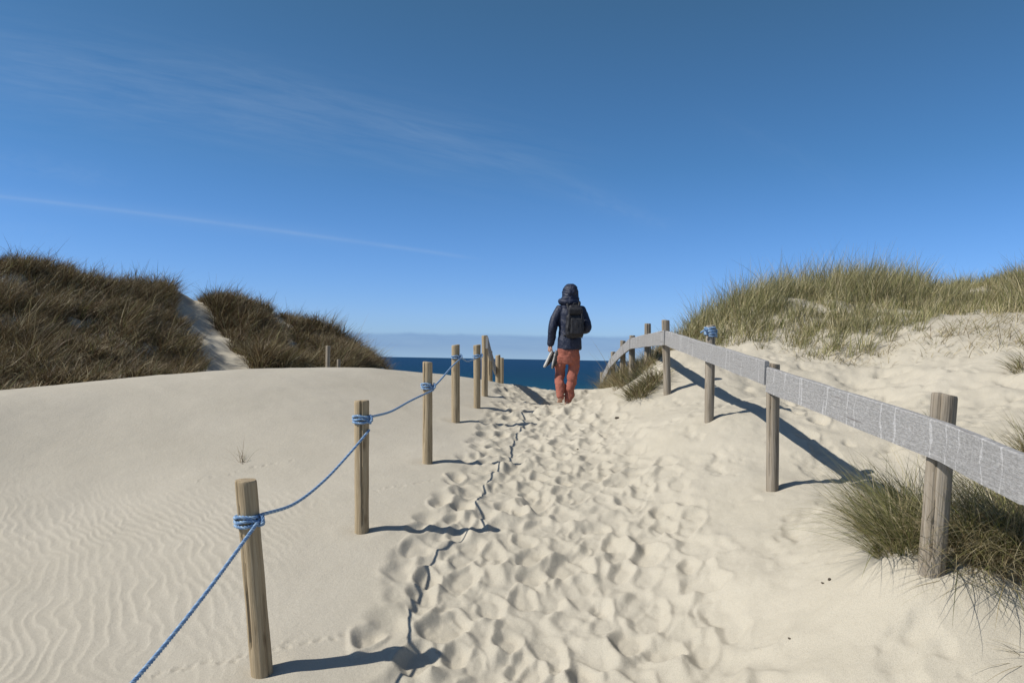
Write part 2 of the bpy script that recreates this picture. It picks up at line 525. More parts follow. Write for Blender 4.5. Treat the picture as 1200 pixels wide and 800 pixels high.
def detail_h(x, y):
    fx = (x - GX0) / GC; fy = (y - GY0) / GC
    ok = (fx >= 0) & (fx < gnx - 1) & (fy >= 0) & (fy < gny - 1)
    fx = np.clip(fx, 0, gnx - 1.001); fy = np.clip(fy, 0, gny - 1.001)
    j = fx.astype(int); i = fy.astype(int); a = fx - j; b = fy - i
    v = (H[i, j] * (1 - a) + H[i, j + 1] * a) * (1 - b) + (H[i + 1, j] * (1 - a) + H[i + 1, j + 1] * a) * b
    return np.where(ok, v, 0)


def ground(x, y):
    x = np.asarray(x, float); y = np.asarray(y, float)
    return base_h(x, y) + detail_h(x, y) + CAMZ


def gz(x, y): return float(ground(np.array([x]), np.array([y]))[0])


uf = np.arange(-.76, .7601, .00145)
uc = np.array([.78, .81, .85, .9, .96, 1.05, 1.15, 1.3, 1.5, 1.8, 2.2, 2.8, 3.6, 5.0])
us = np.r_[-uc[::-1], uf, uc]
ys = [-8, -5, -3, -1.5, -.5, .2, .8, 1.3, 1.7]
y = 2.0
while y < 34: ys.append(y); y *= 1.0036
while y < 260: ys.append(y); y *= 1.05
ys = np.array(ys)
UU, YY = np.meshgrid(us, ys)
XX = UU * np.maximum(YY, 2.0)
ZZ = ground(XX, YY)
me = np_mesh('sand', np.stack([XX, YY, ZZ], -1).reshape(-1, 3), grid_quads(len(ys), len(us)))
ltone = 1 - sstep(-.35, .15, XX - left_edge(np.clip(YY, 2, 16)) + .12 * fbm(XX * 2, YY * 2, 3))
ltone = ltone * (1 - sstep(16, 19, YY))
at_ = me.attributes.new('left_tone', 'FLOAT', 'POINT'); at_.data.foreach_set('value', ltone.astype(np.float32).ravel())
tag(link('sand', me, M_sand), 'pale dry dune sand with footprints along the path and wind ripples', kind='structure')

# ------------------------------------------------------------------ sea
sy = [70, 100, 140, 180, 240, 320, 450, 700, 1200, 2500, 6000, 15000, 45000]
sx = np.linspace(-1, 1, 25)
V = np.array([[k * max(2.5 * yy, 500), yy, 0.0] for yy in sy for k in sx])
tag(link('sea', np_mesh('sea', V, grid_quads(len(sy), 25)), M_sea), 'dark blue sea reaching to the horizon', kind='structure')


# ------------------------------------------------------------------ grass builder
def make_blades(base, length, az, th0, curl, width, cols, tipcol, segs=4, twist=None):
    """ribbons: base Nx3, az lean direction, th0 start tilt from vertical, curl extra tilt along the blade"""
    n = len(base)
    t = np.linspace(0, 1, segs + 1)
    verts = np.zeros((n, segs + 1, 2, 3), np.float32)
    p = base.copy()
    if twist is None: twist = rng.random(n) * math.pi
    dirx = np.cos(az); diry = np.sin(az)
    for s in range(segs + 1):
        th = th0 + curl * t[s]
        if s > 0:
            tm = th0 + curl * (t[s] + t[s - 1]) / 2
            st = (length / segs)
            p = p + np.stack([np.sin(tm) * dirx * st, np.sin(tm) * diry * st, np.cos(tm) * st], -1)
        w = width * (1 - t[s] ** 2 * 0.92) * 0.5
        a = az + math.pi / 2 + (twist - math.pi / 2) * 0.9
        side = np.stack([np.cos(a), np.sin(a), 0.15 * np.sin(twist * 3)], -1)
        verts[:, s, 0] = p - side * w[:, None]
        verts[:, s, 1] = p + side * w[:, None]
    idx = np.arange(n * (segs + 1) * 2).reshape(n, segs + 1, 2)
    q = np.stack([idx[:, :-1, 0], idx[:, :-1, 1], idx[:, 1:, 1], idx[:, 1:, 0]], -1).reshape(-1, 4)
    c = np.ones((n, segs + 1, 2, 4), np.float32)
    mixv = np.clip((t - .45) / .55, 0, 1)[None, :, None] ** 1.3
    cc = cols[:, None, :] * (1 - mixv) + tipcol[:, None, :] * mixv
    c[:, :, 0, :3] = cc; c[:, :, 1, :3] = cc
    return verts.reshape(-1, 3), q, c.reshape(-1, 4)


def grass_obj(name, parts, mat=None):
    vs, qs, cs = [], [], []; o = 0
    for v, q, c in parts:
        vs.append(v); qs.append(q + o); cs.append(c); o += len(v)
    vs = np.concatenate(vs); qs = np.concatenate(qs); cs = np.concatenate(cs)
    me = np_mesh(name, vs, qs)
    at = me.color_attributes.new('Col', 'FLOAT_COLOR', 'POINT')
    at.data.foreach_set('color', cs.astype(np.float32).ravel())
    return link(name, me, mat or M_grass)


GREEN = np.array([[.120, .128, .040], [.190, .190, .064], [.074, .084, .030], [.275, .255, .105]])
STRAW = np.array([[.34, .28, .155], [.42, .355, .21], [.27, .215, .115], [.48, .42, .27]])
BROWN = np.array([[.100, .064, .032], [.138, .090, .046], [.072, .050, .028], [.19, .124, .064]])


def palette(n, wg, ws, wb):
    k = rng.choice(3, n, p=np.array([wg, ws, wb]) / (wg + ws + wb))
    i = rng.integers(0, 4, n)
    c = np.where((k == 0)[:, None], GREEN[i], np.where((k == 1)[:, None], STRAW[i], BROWN[i]))
    return c * (0.8 + 0.4 * rng.random(n))[:, None]


def inpoly(px, py, poly):
    inside = np.zeros(px.shape, bool); j = len(poly) - 1
    for i in range(len(poly)):
        xi, yi = poly[i]; xj, yj = poly[j]
        cnd = ((yi > py) != (yj > py)) & (px < (xj - xi) * (py - yi) / (yj - yi + 1e-12) + xi)
        inside ^= cnd; j = i
    return inside


def scatter(n_tuft, blades, spread, region, lenr, widr, lean_az, lean_sd, th_m, curl_m, pal, tip, dens=None, segs=3, hmod=None, clump=.45, stalks=.012):
    """tufts of blades over a patch of ground; region: polygon in (photo column, depth) read from the photograph and turned to metres"""
    poly = [((px - 600) / F * D, D) for px, D in region]
    xs = [q[0] for q in poly]; yy = [q[1] for q in poly]
    X = np.empty(0); Y = np.empty(0)
    while len(X) < n_tuft:
        x = rng.uniform(min(xs), max(xs), n_tuft * 2); y = rng.uniform(min(yy), max(yy), n_tuft * 2)
        k = inpoly(x, y, poly)
        if dens is not None: k &= rng.random(len(x)) < dens(x, y)
        X = np.r_[X, x[k]]; Y = np.r_[Y, y[k]]
    X = X[:n_tuft]; Y = Y[:n_tuft]
    nb = rng.integers(int(blades * .5), int(blades * 1.5), n_tuft)
    big = np.clip(.5 + .75 * fbm(X * .75 + 11, Y * .75 - 4, 3), 0, 1)          # hummocks of taller growth
    sz = (0.70 + 0.5 * rng.random(n_tuft)) * (1 - clump + 2 * clump * big)
    if hmod is not None: sz = sz * hmod(X, Y)
    size = np.repeat(sz, nb)
    wind = np.repeat(.35 * fbm(X * .5 - 7, Y * .5 + 2, 2), nb)
    tx = np.repeat(X, nb); ty = np.repeat(Y, nb)
    n = len(tx)
    rr = spread * np.sqrt(rng.random(n)); aa = rng.random(n) * 2 * math.pi
    bx = tx + rr * np.cos(aa); by = ty + rr * np.sin(aa)
    bz = ground(bx, by) - 0.03
    L = rng.uniform(*lenr, n) * size * (0.6 + 0.4 * rng.random(n))
    st = rng.random(n) < stalks; L = np.where(st, L * 1.45, L)
    outw = np.where(rng.random(n) < .45, aa, rng.normal(lean_az, lean_sd, n) + wind)
    outw = outw + np.repeat(rng.normal(0, .5, n_tuft), nb)
    th0 = np.abs(rng.normal(th_m, .16, n)) + 0.35 * rr / spread * rng.random(n)
    cu = np.abs(rng.normal(curl_m, .35, n)) * np.where(st, .4, 1)
    tcol = np.repeat(rng.random(n_tuft), nb)
    cols = pal(n, tcol, bx, by); tips = tip(n, cols)
    return make_blades(np.stack([bx, by, bz], -1), L, outw, th0, cu, rng.uniform(*widr, n), cols, tips, segs)


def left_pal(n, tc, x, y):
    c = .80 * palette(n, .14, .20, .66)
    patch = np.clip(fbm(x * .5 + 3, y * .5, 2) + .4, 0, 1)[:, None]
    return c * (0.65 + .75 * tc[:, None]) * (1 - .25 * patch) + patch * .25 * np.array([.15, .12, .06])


def straw_tip(n, c):
    k = rng.random(n)[:, None]
    return c * (1 - .6 * k) + .6 * k * np.array([.30, .225, .12])


def right_tip(n, c):
    k = (rng.random(n) < .35)[:, None] * rng.random(n)[:, None]
    return c * (1 - .7 * k) + .7 * k * np.array([.40, .34, .19])


def right_pal(n, tc, x, y):
    c = palette(n, .52, .47, .01)
    patch = np.clip(fbm(x * .6 + 8, y * .6, 2) + .5, 0, 1)[:, None]
    return c * (0.72 + .75 * tc[:, None]) * (1 - .3 * patch) + patch * .3 * np.array([.34, .33, .16])


# left dune in front of the blowout
LA = [(-420, 12.0), (-200, 12.4), (0, 13.2), (110, 14.8), (170, 16.2), (215, 17.2), (238, 19.0), (225, 21.5), (200, 24), (198, 26), (100, 26), (-100, 25), (-420, 24)]
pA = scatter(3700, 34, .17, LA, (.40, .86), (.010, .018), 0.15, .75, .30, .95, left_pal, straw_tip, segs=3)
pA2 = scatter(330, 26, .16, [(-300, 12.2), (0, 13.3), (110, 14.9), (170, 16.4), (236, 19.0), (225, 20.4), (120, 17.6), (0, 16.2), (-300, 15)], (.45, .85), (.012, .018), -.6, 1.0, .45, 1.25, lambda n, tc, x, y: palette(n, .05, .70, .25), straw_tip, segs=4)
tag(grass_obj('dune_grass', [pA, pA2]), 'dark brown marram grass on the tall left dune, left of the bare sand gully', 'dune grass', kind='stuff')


def gully(x, y):     # thin line of bare sand on the second dune
    px = 600 + F * x / y
    d = np.abs(px - np.interp(y, [21, 24, 28], [372, 345, 318]))
    return np.where(d < 11, .03, 1.0)


LB = [(238, 27.0), (228, 29), (330, 30), (440, 33), (455, 30.5), (440, 26), (405, 22.5), (340, 21.0), (301, 20.1), (285, 21.3), (267, 23.5), (245, 25.5)]
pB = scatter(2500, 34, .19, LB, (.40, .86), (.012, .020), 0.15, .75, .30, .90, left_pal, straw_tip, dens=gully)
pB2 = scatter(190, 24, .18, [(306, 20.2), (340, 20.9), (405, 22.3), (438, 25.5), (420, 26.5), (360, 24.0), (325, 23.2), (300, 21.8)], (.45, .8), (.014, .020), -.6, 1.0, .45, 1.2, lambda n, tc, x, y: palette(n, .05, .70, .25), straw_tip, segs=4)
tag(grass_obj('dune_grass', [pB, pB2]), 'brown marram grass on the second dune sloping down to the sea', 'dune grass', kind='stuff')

# right dune
RA = [(785, 13.6), (815, 12.9), (850, 12.4), (900, 11.9), (960, 11.3), (1015, 11.2), (1050, 11.2), (1085, 11.3), (1120, 11.6), (1180, 11.7), (1250, 11.3), (1500, 11), (1500, 17), (1000, 17.6), (900, 17.6), (830, 17), (790, 16)]


def rdens(x, y):
    px = 600 + F * x / y
    e = np.interp(px, [785, 850, 960, 1050, 1120, 1250], [13.6, 12.4, 11.2, 11.2, 11.6, 11.3])
    d = np.clip((y - e) / .9, 0.10, 1)
    bare = np.where((px > 1095) & (px < 1180) & (y < 13.0), .55, 1)
    return d * bare




def rheight(x, y):
    px = 600 + F * x / y
    return np.interp(px, [780, 850, 905, 960, 1060, 1115, 1150, 1172, 1195, 1300], [.80, .82, .98, .90, .94, .72, .50, .56, .92, .92])


pR = scatter(2100, 32, .125, RA, (.42, .84), (.006, .011), 0.35, 1.0, .14, .45, right_pal, right_tip, dens=rdens, segs=4, hmod=rheight, stalks=.006)
# sparse stalks on the sand in front of it
RS = [(860, 12.2), (960, 11.2), (1080, 10.2), (1180, 9.6), (1260, 9.2), (1260, 12), (1050, 11.6), (900, 12.2)]
pS = scatter(210, 8, .14, RS, (.25, .6), (.005, .009), 0.1, .9, .55, .9, lambda n, tc, x, y: palette(n, .15, .8, .05), straw_tip, segs=4)
tag(grass_obj('dune_grass', [pR, pS]), 'green and straw marram grass on the sunlit right dune', 'dune grass', kind='stuff')

# grass along the right fence where it passes the crest
RF = [(765, 11.3), (748, 11.8), (733, 12.9), (722, 15.2), (708, 17.6), (735, 18), (765, 16.5), (795, 14.6), (812, 13.4), (785, 12.6), (765, 12.0)]
pF = scatter(760, 28, .15, RF, (.36, .70), (.006, .012), 0.3, 1.2, .35, .9, lambda n, tc, x, y: palette(n, .25, .55, .20), straw_tip, segs=4)
tag(grass_obj('dune_grass', [pF]), 'low straw coloured grass bank behind the far end of the plank fence', 'dune grass', kind='stuff')


# ------------------------------------------------------------------ single tufts
def tuft(label, centres, n, spread, lenr, az_m, az_sd, th, curl, pal, widr=(.0030, .0052), group=None, segs=7, cat='grass tuft', name='grass_tuft'):
    parts = []
    for (x, y), k in centres:
        m_ = int(n * k)
        rr = spread * np.sqrt(rng.random(m_)); aa = rng.random(m_) * 2 * math.pi
        bx = x + rr * np.cos(aa); by = y + rr * np.sin(aa); bz = ground(bx, by) - .015
        L = rng.uniform(*lenr, m_) * (0.7 + .3 * rng.random(m_))
        az = np.where(rng.random(m_) < .55, aa + rng.normal(0, .4, m_), rng.normal(az_m, az_sd, m_))
        t0 = np.abs(rng.normal(th[0], th[1], m_)) + .35 * rr / spread
        cu = np.abs(rng.normal(curl[0], curl[1], m_))
        # keep blades out of the sand: limit the final tilt
        cu = np.minimum(cu, 1.95 - t0)
        c = palette(m_, *pal)
        parts.append(make_blades(np.stack([bx, by, bz], -1), L, az, t0, cu, rng.uniform(*widr, m_), c, right_tip(m_, c), segs))
    o = grass_obj(name, parts)
    return tag(o, label, cat, group)



def hit(px, py):
    """where the ray of a photo pixel meets the sand"""
    D = np.geomspace(2.2, 34, 900); d = ray(px, py)
    z = d.z * D + CAMZ; g = ground(d.x * D, d.y * D)
    k = int(np.argmax(z < g)); return d * float(D[k]) + Vector((0, 0, CAMZ))


def xy(px, py, D=None):
    v = hit(px, py) if D is None else P(px, py, D); return (v.x, v.y)


GT = 'marram tufts on the sand'
tuft('dense green marram tuft just left of the nearest plank fence post', [(xy(1058, 640), 1.0), (xy(1080, 625), 1.0), (xy(1040, 622), .8), (xy(1062, 602), .7)], 620, .13, (.36, .72), 2.9, .8, (.42, .22), (.95, .4), (.70, .28, .02), group=GT)
tuft('shaggy straw and green marram tuft under the plank right of the nearest fence post', [(xy(1140, 640), 1.0), (xy(1185, 645), 1.2), (xy(1165, 610), 1.2), (xy(1225, 640), 1.0), (xy(1200, 600), .9)], 520, .15, (.36, .75), -2.2, 1.0, (.42, .25), (1.05, .45), (.40, .56, .04), group=GT)
tuft('thin grass strands sprawling down the sand below the shaggy tuft', [(xy(1150, 672), 1.0), (xy(1185, 672), 1.0), (xy(1122, 664), .5)], 55, .10, (.35, .75), -1.9, .55, (1.0, .15), (.55, .15), (.35, .55, .10), group=GT)
tuft('tangle of pale dry blades at the sandy foot of the shaggy tuft', [(xy(1130, 655), 1.0), (xy(1165, 662), 1.0), (xy(1195, 668), 1.0)], 170, .11, (.22, .46), -2.0, 1.2, (.55, .25), (1.0, .4), (.12, .85, .03), group=GT)
tuft('small dark sprig of grass alone on the smooth left sand bank', [(xy(284, 543), 1.0)], 15, .045, (.22, .46), 2.6, .8, (.35, .25), (1.0, .4), (.2, .2, .6), widr=(.003, .005), group=GT)
tuft('green tuft cut by the right picture edge behind the plank', [(xy(1215, 528), 1.0)], 260, .13, (.25, .50), 3.0, .7, (.35, .2), (.8, .35), (.6, .35, .05), group=GT)
tuft('leaning tuft on the upper right sand at the picture edge', [(xy(1206, 432), 1.0)], 200, .16, (.25, .50), 3.0, .8, (.45, .2), (.8, .35), (.4, .5, .1), widr=(.005, .008), group=GT)
tuft('thin withered stems standing behind the plank left of the nearest fence post', [(xy(1088, 492), 1.0)], 9, .04, (.15, .30), 2.0, 1.0, (.25, .2), (.4, .3), (.1, .8, .1), widr=(.004, .006), group=GT)
tuft('dark ragged grass tuft spilling onto the path where the plank fence bends', [(xy(748, 464), 1.0), (xy(755, 458), 1.0), (xy(763, 451), .9), (xy(771, 445), .6)], 300, .15, (.28, .52), 3.0, 1.2, (.5, .2), (.9, .4), (.45, .35, .2), widr=(.005, .009), group=GT, segs=5)
tuft('wispy runner of grass low in the right corner of the sand', [(xy(1212, 770), 1.0)], 14, .05, (.18, .34), 2.9, .5, (.9, .2), (.6, .2), (.3, .6, .1), group=GT)


# ------------------------------------------------------------------ posts
def post_mesh(h, r, seed, bury=0.35, lean=0.0, slant=0.0):
    g = random.Random(seed)
    ns = 56
    zs = [-bury, 0, .02, .05] + list(np.linspace(.1, h - .03, 22)) + [h - .012, h - .004, h]
    a0 = g.uniform(-2.4, -0.7); split0 = g.uniform(.0, .35) * h; deep = g.uniform(.25, .45)
    a1 = a0 + g.uniform(.9, 2.0); s1 = g.uniform(.2, .5) * h
    ph = [g.uniform(0, 6.28) for _ in range(6)]
    V = []
    for z in zs:
        rz = r * (1 + .035 * math.sin(z * 3.1 + ph[0]) + .012 * math.sin(z * 17 + ph[1]))
        ed = 1.0
        if z > h - .0125: ed = 1 - .07 * ((z - (h - .0125)) / .0125) ** 2
        for k in range(ns):
            a = 2 * math.pi * k / ns
            rr = rz * (1 + .03 * math.sin(2 * a + ph[2]) + .014 * math.sin(5 * a + ph[3] + z * 2) + .006 * math.sin(11 * a + ph[4] - z * 4)) * ed
            ca = a0 + .10 * math.sin(z * 4 + ph[5])
            d = (a - ca + math.pi) % (2 * math.pi) - math.pi
            if z > split0 and abs(d) < .085: rr *= 1 - deep * (1 - abs(d) / .085 * .4)
            cb = a1 + .08 * math.sin(z * 5 + ph[1])
            d = (a - cb + math.pi) % (2 * math.pi) - math.pi
            if z < s1 and abs(d) < .08: rr *= .86
            zz = z
            if z > h - .1 : zz = z + slant * rr * math.cos(a) * (z - (h - .1)) / .1
            V.append((rr * math.cos(a), rr * math.sin(a), zz))
    nr = len(zs)
    q = grid_quads(nr, ns, wrap=True)
    bm = bmesh.new()
    vs = [bm.verts.new(v) for v in V]
    for f in q: bm.faces.new([vs[i] for i in f])
    last = vs[(nr - 1) * ns:]
    inner = [bm.verts.new((v.co.x * .5, v.co.y * .5, v.co.z + .002)) for v in last]
    c = bm.verts.new((0, 0, h + .003))
    for k in range(ns):
        k2 = (k + 1) % ns
        bm.faces.new((last[k], last[k2], inner[k2], inner[k]))
        bm.faces.new((inner[k], inner[k2], c))
    me = bm_mesh('post', bm)
    for p in me.polygons:
        if p.normal.z > .8: p.use_smooth = False
    return me


def stand(o, foot, top):
    """set the object on foot with its z axis towards top"""
    d = (top - foot).normalized()
    o.matrix_world = Matrix.Translation(foot) @ Vector((0, 0, 1)).rotation_difference(d).to_matrix().to_4x4()


def post_at(name, b, t, D, r, seed, mat, parent=None, extra=0.0):
    B = P(*b, D); T = P(*t, D)
    z = gz(B.x, B.y)
    F0 = Vector((B.x, B.y, min(z, B.z + .05) if parent is None else z))
    h = (T - F0).length
    o = link(name, post_mesh(h, r, seed, slant=random.Random(seed).uniform(-.12, .12)), mat)
    stand(o, F0, T)
    if parent is not None:
        o.parent = parent; o.matrix_parent_inverse = parent.matrix_world.inverted()
    return o, F0, T


bpy.context.view_layer.update()
LLAB = ['nearest rope post, thick pale round wood with a long crack, leaning left',
        'second rope post from the front, round pale wood with blue rope near its top',
        'third rope post from the front, upright on the edge of the trodden sand',
        'fourth rope post, its top above the sea horizon and wound once with rope',
        'last rope post before the far left railing, where the blue rope ends']
posts = []
for i, (b, t, D, r) in enumerate(LPOST):
    o, f, tp = post_at('wooden_post', b, t, D, r, 100 + i, M_post)
    tag(o, LLAB[i], 'post', 'round posts carrying the blue rope')
    posts.append((f, tp, r))
# post the rope comes from, just outside the picture on the left
f0 = Vector((-1.72, 1.75, 0)); f0.z = gz(f0.x, f0.y); t0 = f0 + Vector((-.03, 0, .92))
o = link('wooden_post', post_mesh((t0 - f0).length, .056, 99), M_post); stand(o, f0, t0)
tag(o, 'rope post just outside the lower left corner, holding the near rope end', 'post', 'round posts carrying the blue rope')
# far post at the foot of the second dune
v = P(384.5, 405, 20.0); zg = gz(v.x, v.y)
f_ = Vector((v.x, v.y, zg)); o = link('wooden_post', post_mesh((v - f_).length, .06, 77), M_gpost); stand(o, f_, v)
tag(o, 'lone far post standing behind the sand bank before the second dune', 'post')
v = P(397, 421, 21.5); f_ = Vector((v.x, v.y, gz(v.x, v.y))); o = link('wooden_post', post_mesh((v - f_).length, .05, 78), M_gpost); stand(o, f_, v)
tag(o, 'short far post half hidden in grass right of the lone far post', 'post')


# ------------------------------------------------------------------ boards
def board(name, pts, half_h, th, parent, up_jit=0.0, u0=0.0):
    """pts: centre line; vertical board with UVs in metres"""
    pts = [Vector(p) for p in pts]
    dense = []
    for a, b in zip(pts[:-1], pts[1:]):
        n = max(2, int((b - a).length / .08))
        for k in range(n): dense.append(a.lerp(b, k / n))
    dense.append(pts[-1])
    sm = dense[:]
    for _ in range(0):
        sm = [sm[0]] + [(sm[i - 1] + sm[i] * 2 + sm[i + 1]) / 4 for i in range(1, len(sm) - 1)] + [sm[-1]]
    bm = bmesh.new(); uvl = bm.loops.layers.uv.new('UVMap')
    rings = []; L = u0; us_ = []
    g = random.Random(len(sm) * 7 + int(u0))
    ph = [g.uniform(0, 6) for _ in range(4)]
    prof = [(-.5, -1), (-.5, -.33), (-.5, .33), (-.5, .93), (-.36, 1), (.36, 1), (.5, .93), (.5, -.93), (.36, -1), (-.36, -1.0)]
    for i, p in enumerate(sm):
        if i: L += (p - sm[i - 1]).length
        us_.append(L)
        t = (sm[min(i + 1, len(sm) - 1)] - sm[max(i - 1, 0)]).normalized()
        s = t.cross(Vector((0, 0, 1))).normalized()         # to the right of travel
        up = s.cross(t).normalized()
        hh = half_h * (1 + .010 * math.sin(L * 3 + ph[0]) + .008 * math.sin(L * 11 + ph[1]))
        ring = []
        for (a, b) in prof:
            j = .0012 * math.sin(L * 7 + ph[2]) if b > 0 else .0018 * math.sin(L * 5 + ph[3])
            ring.append(bm.verts.new(p + s * (a * th) + up * (b * hh + j)))
        rings.append(ring)
    vv = [0, .13, .27, .39, .41, .45, .47, .86, .88, .92, 1.0]
    n = len(prof)
    for i in range(len(rings) - 1):
        for k in range(n):
            k2 = (k + 1) % n
            f = bm.faces.new((rings[i][k], rings[i][k2], rings[i + 1][k2], rings[i + 1][k]))
            for lp, (uu, w) in zip(f.loops, ((us_[i], vv[k]), (us_[i], vv[k + 1]), (us_[i + 1], vv[k + 1]), (us_[i + 1], vv[k]))):
                lp[uvl].uv = (uu, w)
    for ring in (rings[0], rings[-1]):
        f = bm.faces.new(ring)
        for lp, (a, b) in zip(f.loops, prof): lp[uvl].uv = (us_[0] + a * th * 4, b * .1)
    bmesh.ops.recalc_face_normals(bm, faces=bm.faces)
    me = bm_mesh(name, bm, smooth=False)
    o = link(name, me, M_board)
    o.parent = parent; o.matrix_parent_inverse = parent.matrix_world.inverted()
    return o


fence = empty('plank_fence', P(905, 570, 6.1))
tag(fence, 'long grey plank fence on round posts climbing the right side of the sand path', 'fence')
bpy.context.view_layer.update()
rp_ = []
for i, (b, t, D, r) in enumerate(RPOST):
    o, f, tp = post_at('post', b, t, D, r, 200 + i, M_gpost, fence)
    rp_.append((f, tp, r))


def rail_pt(px, yc, D, off): return P(px, yc, D) + Vector((-off, 0, 0))


OFF = 0.0
K = .966        # the boards sit on the path side of their posts
a1 = [P(2000, 705, 1.28), P(1200, 561, 2.86), P(1107, 518, 3.60), P(900.5, 444.5, 6.10 * K)]
board('rail', a1, .094, .036, fence, u0=0)
a2 = [P(898.5, 437, 6.12 * K), P(833, 414, 8.1 * K), P(781, 396, 10.3 * K)]
board('rail', a2, .094, .036, fence, u0=10)
a3 = [P(779.5, 395.5, 10.32 * K), P(757, 399, 12.3 * K), P(739.5, 402.5, 14.0 * K)]
board('rail', a3, .095, .036, fence, u0=20)
a4 = [P(739, 402.5, 14.03 * K), P(729, 411, 15.4 * K), P(716.5, 424, 17.0 * K)]
board('rail', a4, .095, .036, fence, u0=30)
a5 = [P(716, 424.5, 17.03 * K), P(705.5, 446, 18.5 * K)]
board('rail', a5, .095, .036, fence, u0=40)

# far left railing
lf = empty('plank_fence', P(568, 464, 12.0))
tag(lf, 'short plank railing on the far left seen end-on, running down towards the beach', 'fence')
bpy.context.view_layer.update()
LF = [((568, 464), (568, 393), 12.0, .047), ((574, 462), (574, 411), 14.6, .05), ((584, 462), (583.5, 416), 17.0, .055), ((588, 462), (588, 419), 18.6, .05)]
for i, (b, t, D, r) in enumerate(LF): post_at('post', b, t, D, r, 300 + i, M_post, lf)
board('rail', [P(570.5, 401, 11.93), P(575.3, 418, 14.6), P(580.5, 434, 17.0)], .095, .036, lf, u0=50)

# ------------------------------------------------------------------ rope
def rope_material(name, c1, c2):
    m, nt, b = new_mat(name, 0.75, 0.25)
    oc = nt.new('ShaderNodeTexCoord').outputs['Object']
    n = nt.noise(oc, 260, 3, 0.6)
    n2 = nt.noise(oc, 9, 3, 0.6)
    c = nt.mix(n, (*c1, 1), (*c2, 1))
    c = nt.mix(nt.math('MULTIPLY', n2, .35), c, (0.42, 0.50, 0.58, 1))
    nt.l.new(c, b.inputs['Base Color'])
    bump(nt, b, n, .5, .002)
    return m


M_rope = rope_material('blue_rope', (.060, .155, .330), (.150, .285, .475))
M_rope2 = rope_material('blue_rope_pale_strand', (.19, .33, .50), (.36, .47, .58))


def resample(pts, step):
    pts = [Vector(p) for p in pts]
    d = [0.0]
    for a, b in zip(pts[:-1], pts[1:]): d.append(d[-1] + (b - a).length)
    n = max(4, int(d[-1] / step)); out = []; j = 0
    for k in range(n + 1):
        s = d[-1] * k / n
        while j < len(d) - 2 and d[j + 1] < s: j += 1
        out.append(pts[j].lerp(pts[j + 1], (s - d[j]) / max(d[j + 1] - d[j], 1e-9)))
    return out


def spline(pts, n=16):
    """Catmull-Rom"""
    p = [Vector(q) for q in pts]; p = [p[0] * 2 - p[1]] + p + [p[-1] * 2 - p[-2]]
    out = []
    for i in range(1, len(p) - 2):
        for k in range(n):
            t = k / n
            out.append(0.5 * ((2 * p[i]) + (p[i + 1] - p[i - 1]) * t + (2 * p[i - 1] - 5 * p[i] + 4 * p[i + 1] - p[i + 2]) * t * t + (3 * p[i] - p[i - 1] - 3 * p[i + 1] + p[i + 2]) * t ** 3))
    out.append(p[-2]); return out


def rope_mesh(name, pts, rad, pitch=.055, parent=None):
    step = pitch / 7
    c = resample(pts, step)
    bm = bmesh.new()
    nrm = None; L = 0
    frames = []
    for i, p in enumerate(c):
        t = (c[min(i + 1, len(c) - 1)] - c[max(i - 1, 0)]).normalized()
        if nrm is None:
            nrm = t.cross(Vector((0.3, .2, 1))).normalized()
        nrm = (nrm - t * nrm.dot(t)).normalized()
        if i: L += (p - c[i - 1]).length
        frames.append((p, nrm.copy(), t.cross(nrm), L))
    ns = 7
    for s in range(3):
        prev = None
        for (p, n, b, L) in frames:
            a = 2 * math.pi * (L / pitch + s / 3)
            q = p + (n * math.cos(a) + b * math.sin(a)) * rad * .52
            ring = [bm.verts.new(q + (n * math.cos(2 * math.pi * k / ns) + b * math.sin(2 * math.pi * k / ns)) * rad * .56) for k in range(ns)]
            if prev:
                for k in range(ns):
                    f = bm.faces.new((prev[k], prev[(k + 1) % ns], ring[(k + 1) % ns], ring[k]))
                    f.material_index = 1 if s == 2 else 0
            else:
                bm.faces.new(ring[::-1])
            prev = ring
        bm.faces.new(prev)
    me = bm_mesh(name, bm)
    me.materials.append(M_rope); me.materials.append(M_rope2)
    o = bpy.data.objects.new(name, me); col.objects.link(o)
    if parent is not None:
        o.parent = parent; o.matrix_parent_inverse = parent.matrix_world.inverted()
    return o


def wraps(foot, top, r, zc, turns, rad, a_start, gap=.024):
    """helix of rope round a post at height zc below its top"""
    ax = (top - foot).normalized(); c0 = top - ax * zc
    x = ax.cross(Vector((0, 1, 0))).normalized(); yv = ax.cross(x)
    out = []
    n = int(turns * 26)
    for k in range(n + 1):
        t = k / n
        a = a_start + turns * 2 * math.pi * t
        dz = (t - .5) * turns * gap + .008 * math.sin(a * 1.0 + 1) + .004 * math.sin(3.3 * a)
        out.append(c0 + (x * math.cos(a) + yv * math.sin(a)) * (r * 1.05 + rad * 1.0) + ax * dz)
    return out


rope = empty('rope', posts[0][0])
tag(rope, 'blue twisted rope slung from post to post along the left of the path', 'rope')
bpy.context.view_layer.update()
RR = .0096


def pole(i, py):   # the right-hand front side of rope post i at photo row py
    f, t, r = posts[i]
    D = LPOST[i][2]
    b, tp = LPOST[i][0], LPOST[i][1]
    k = (py - tp[1]) / (b[1] - tp[1])
    ctr = t.lerp(f, k)
    return ctr + Vector((r * .98 + RR, -r * .45, 0))


kz = [(612, 606), (490, 503), (453, 455), (418, 419), (417, 417)]    # wrap row
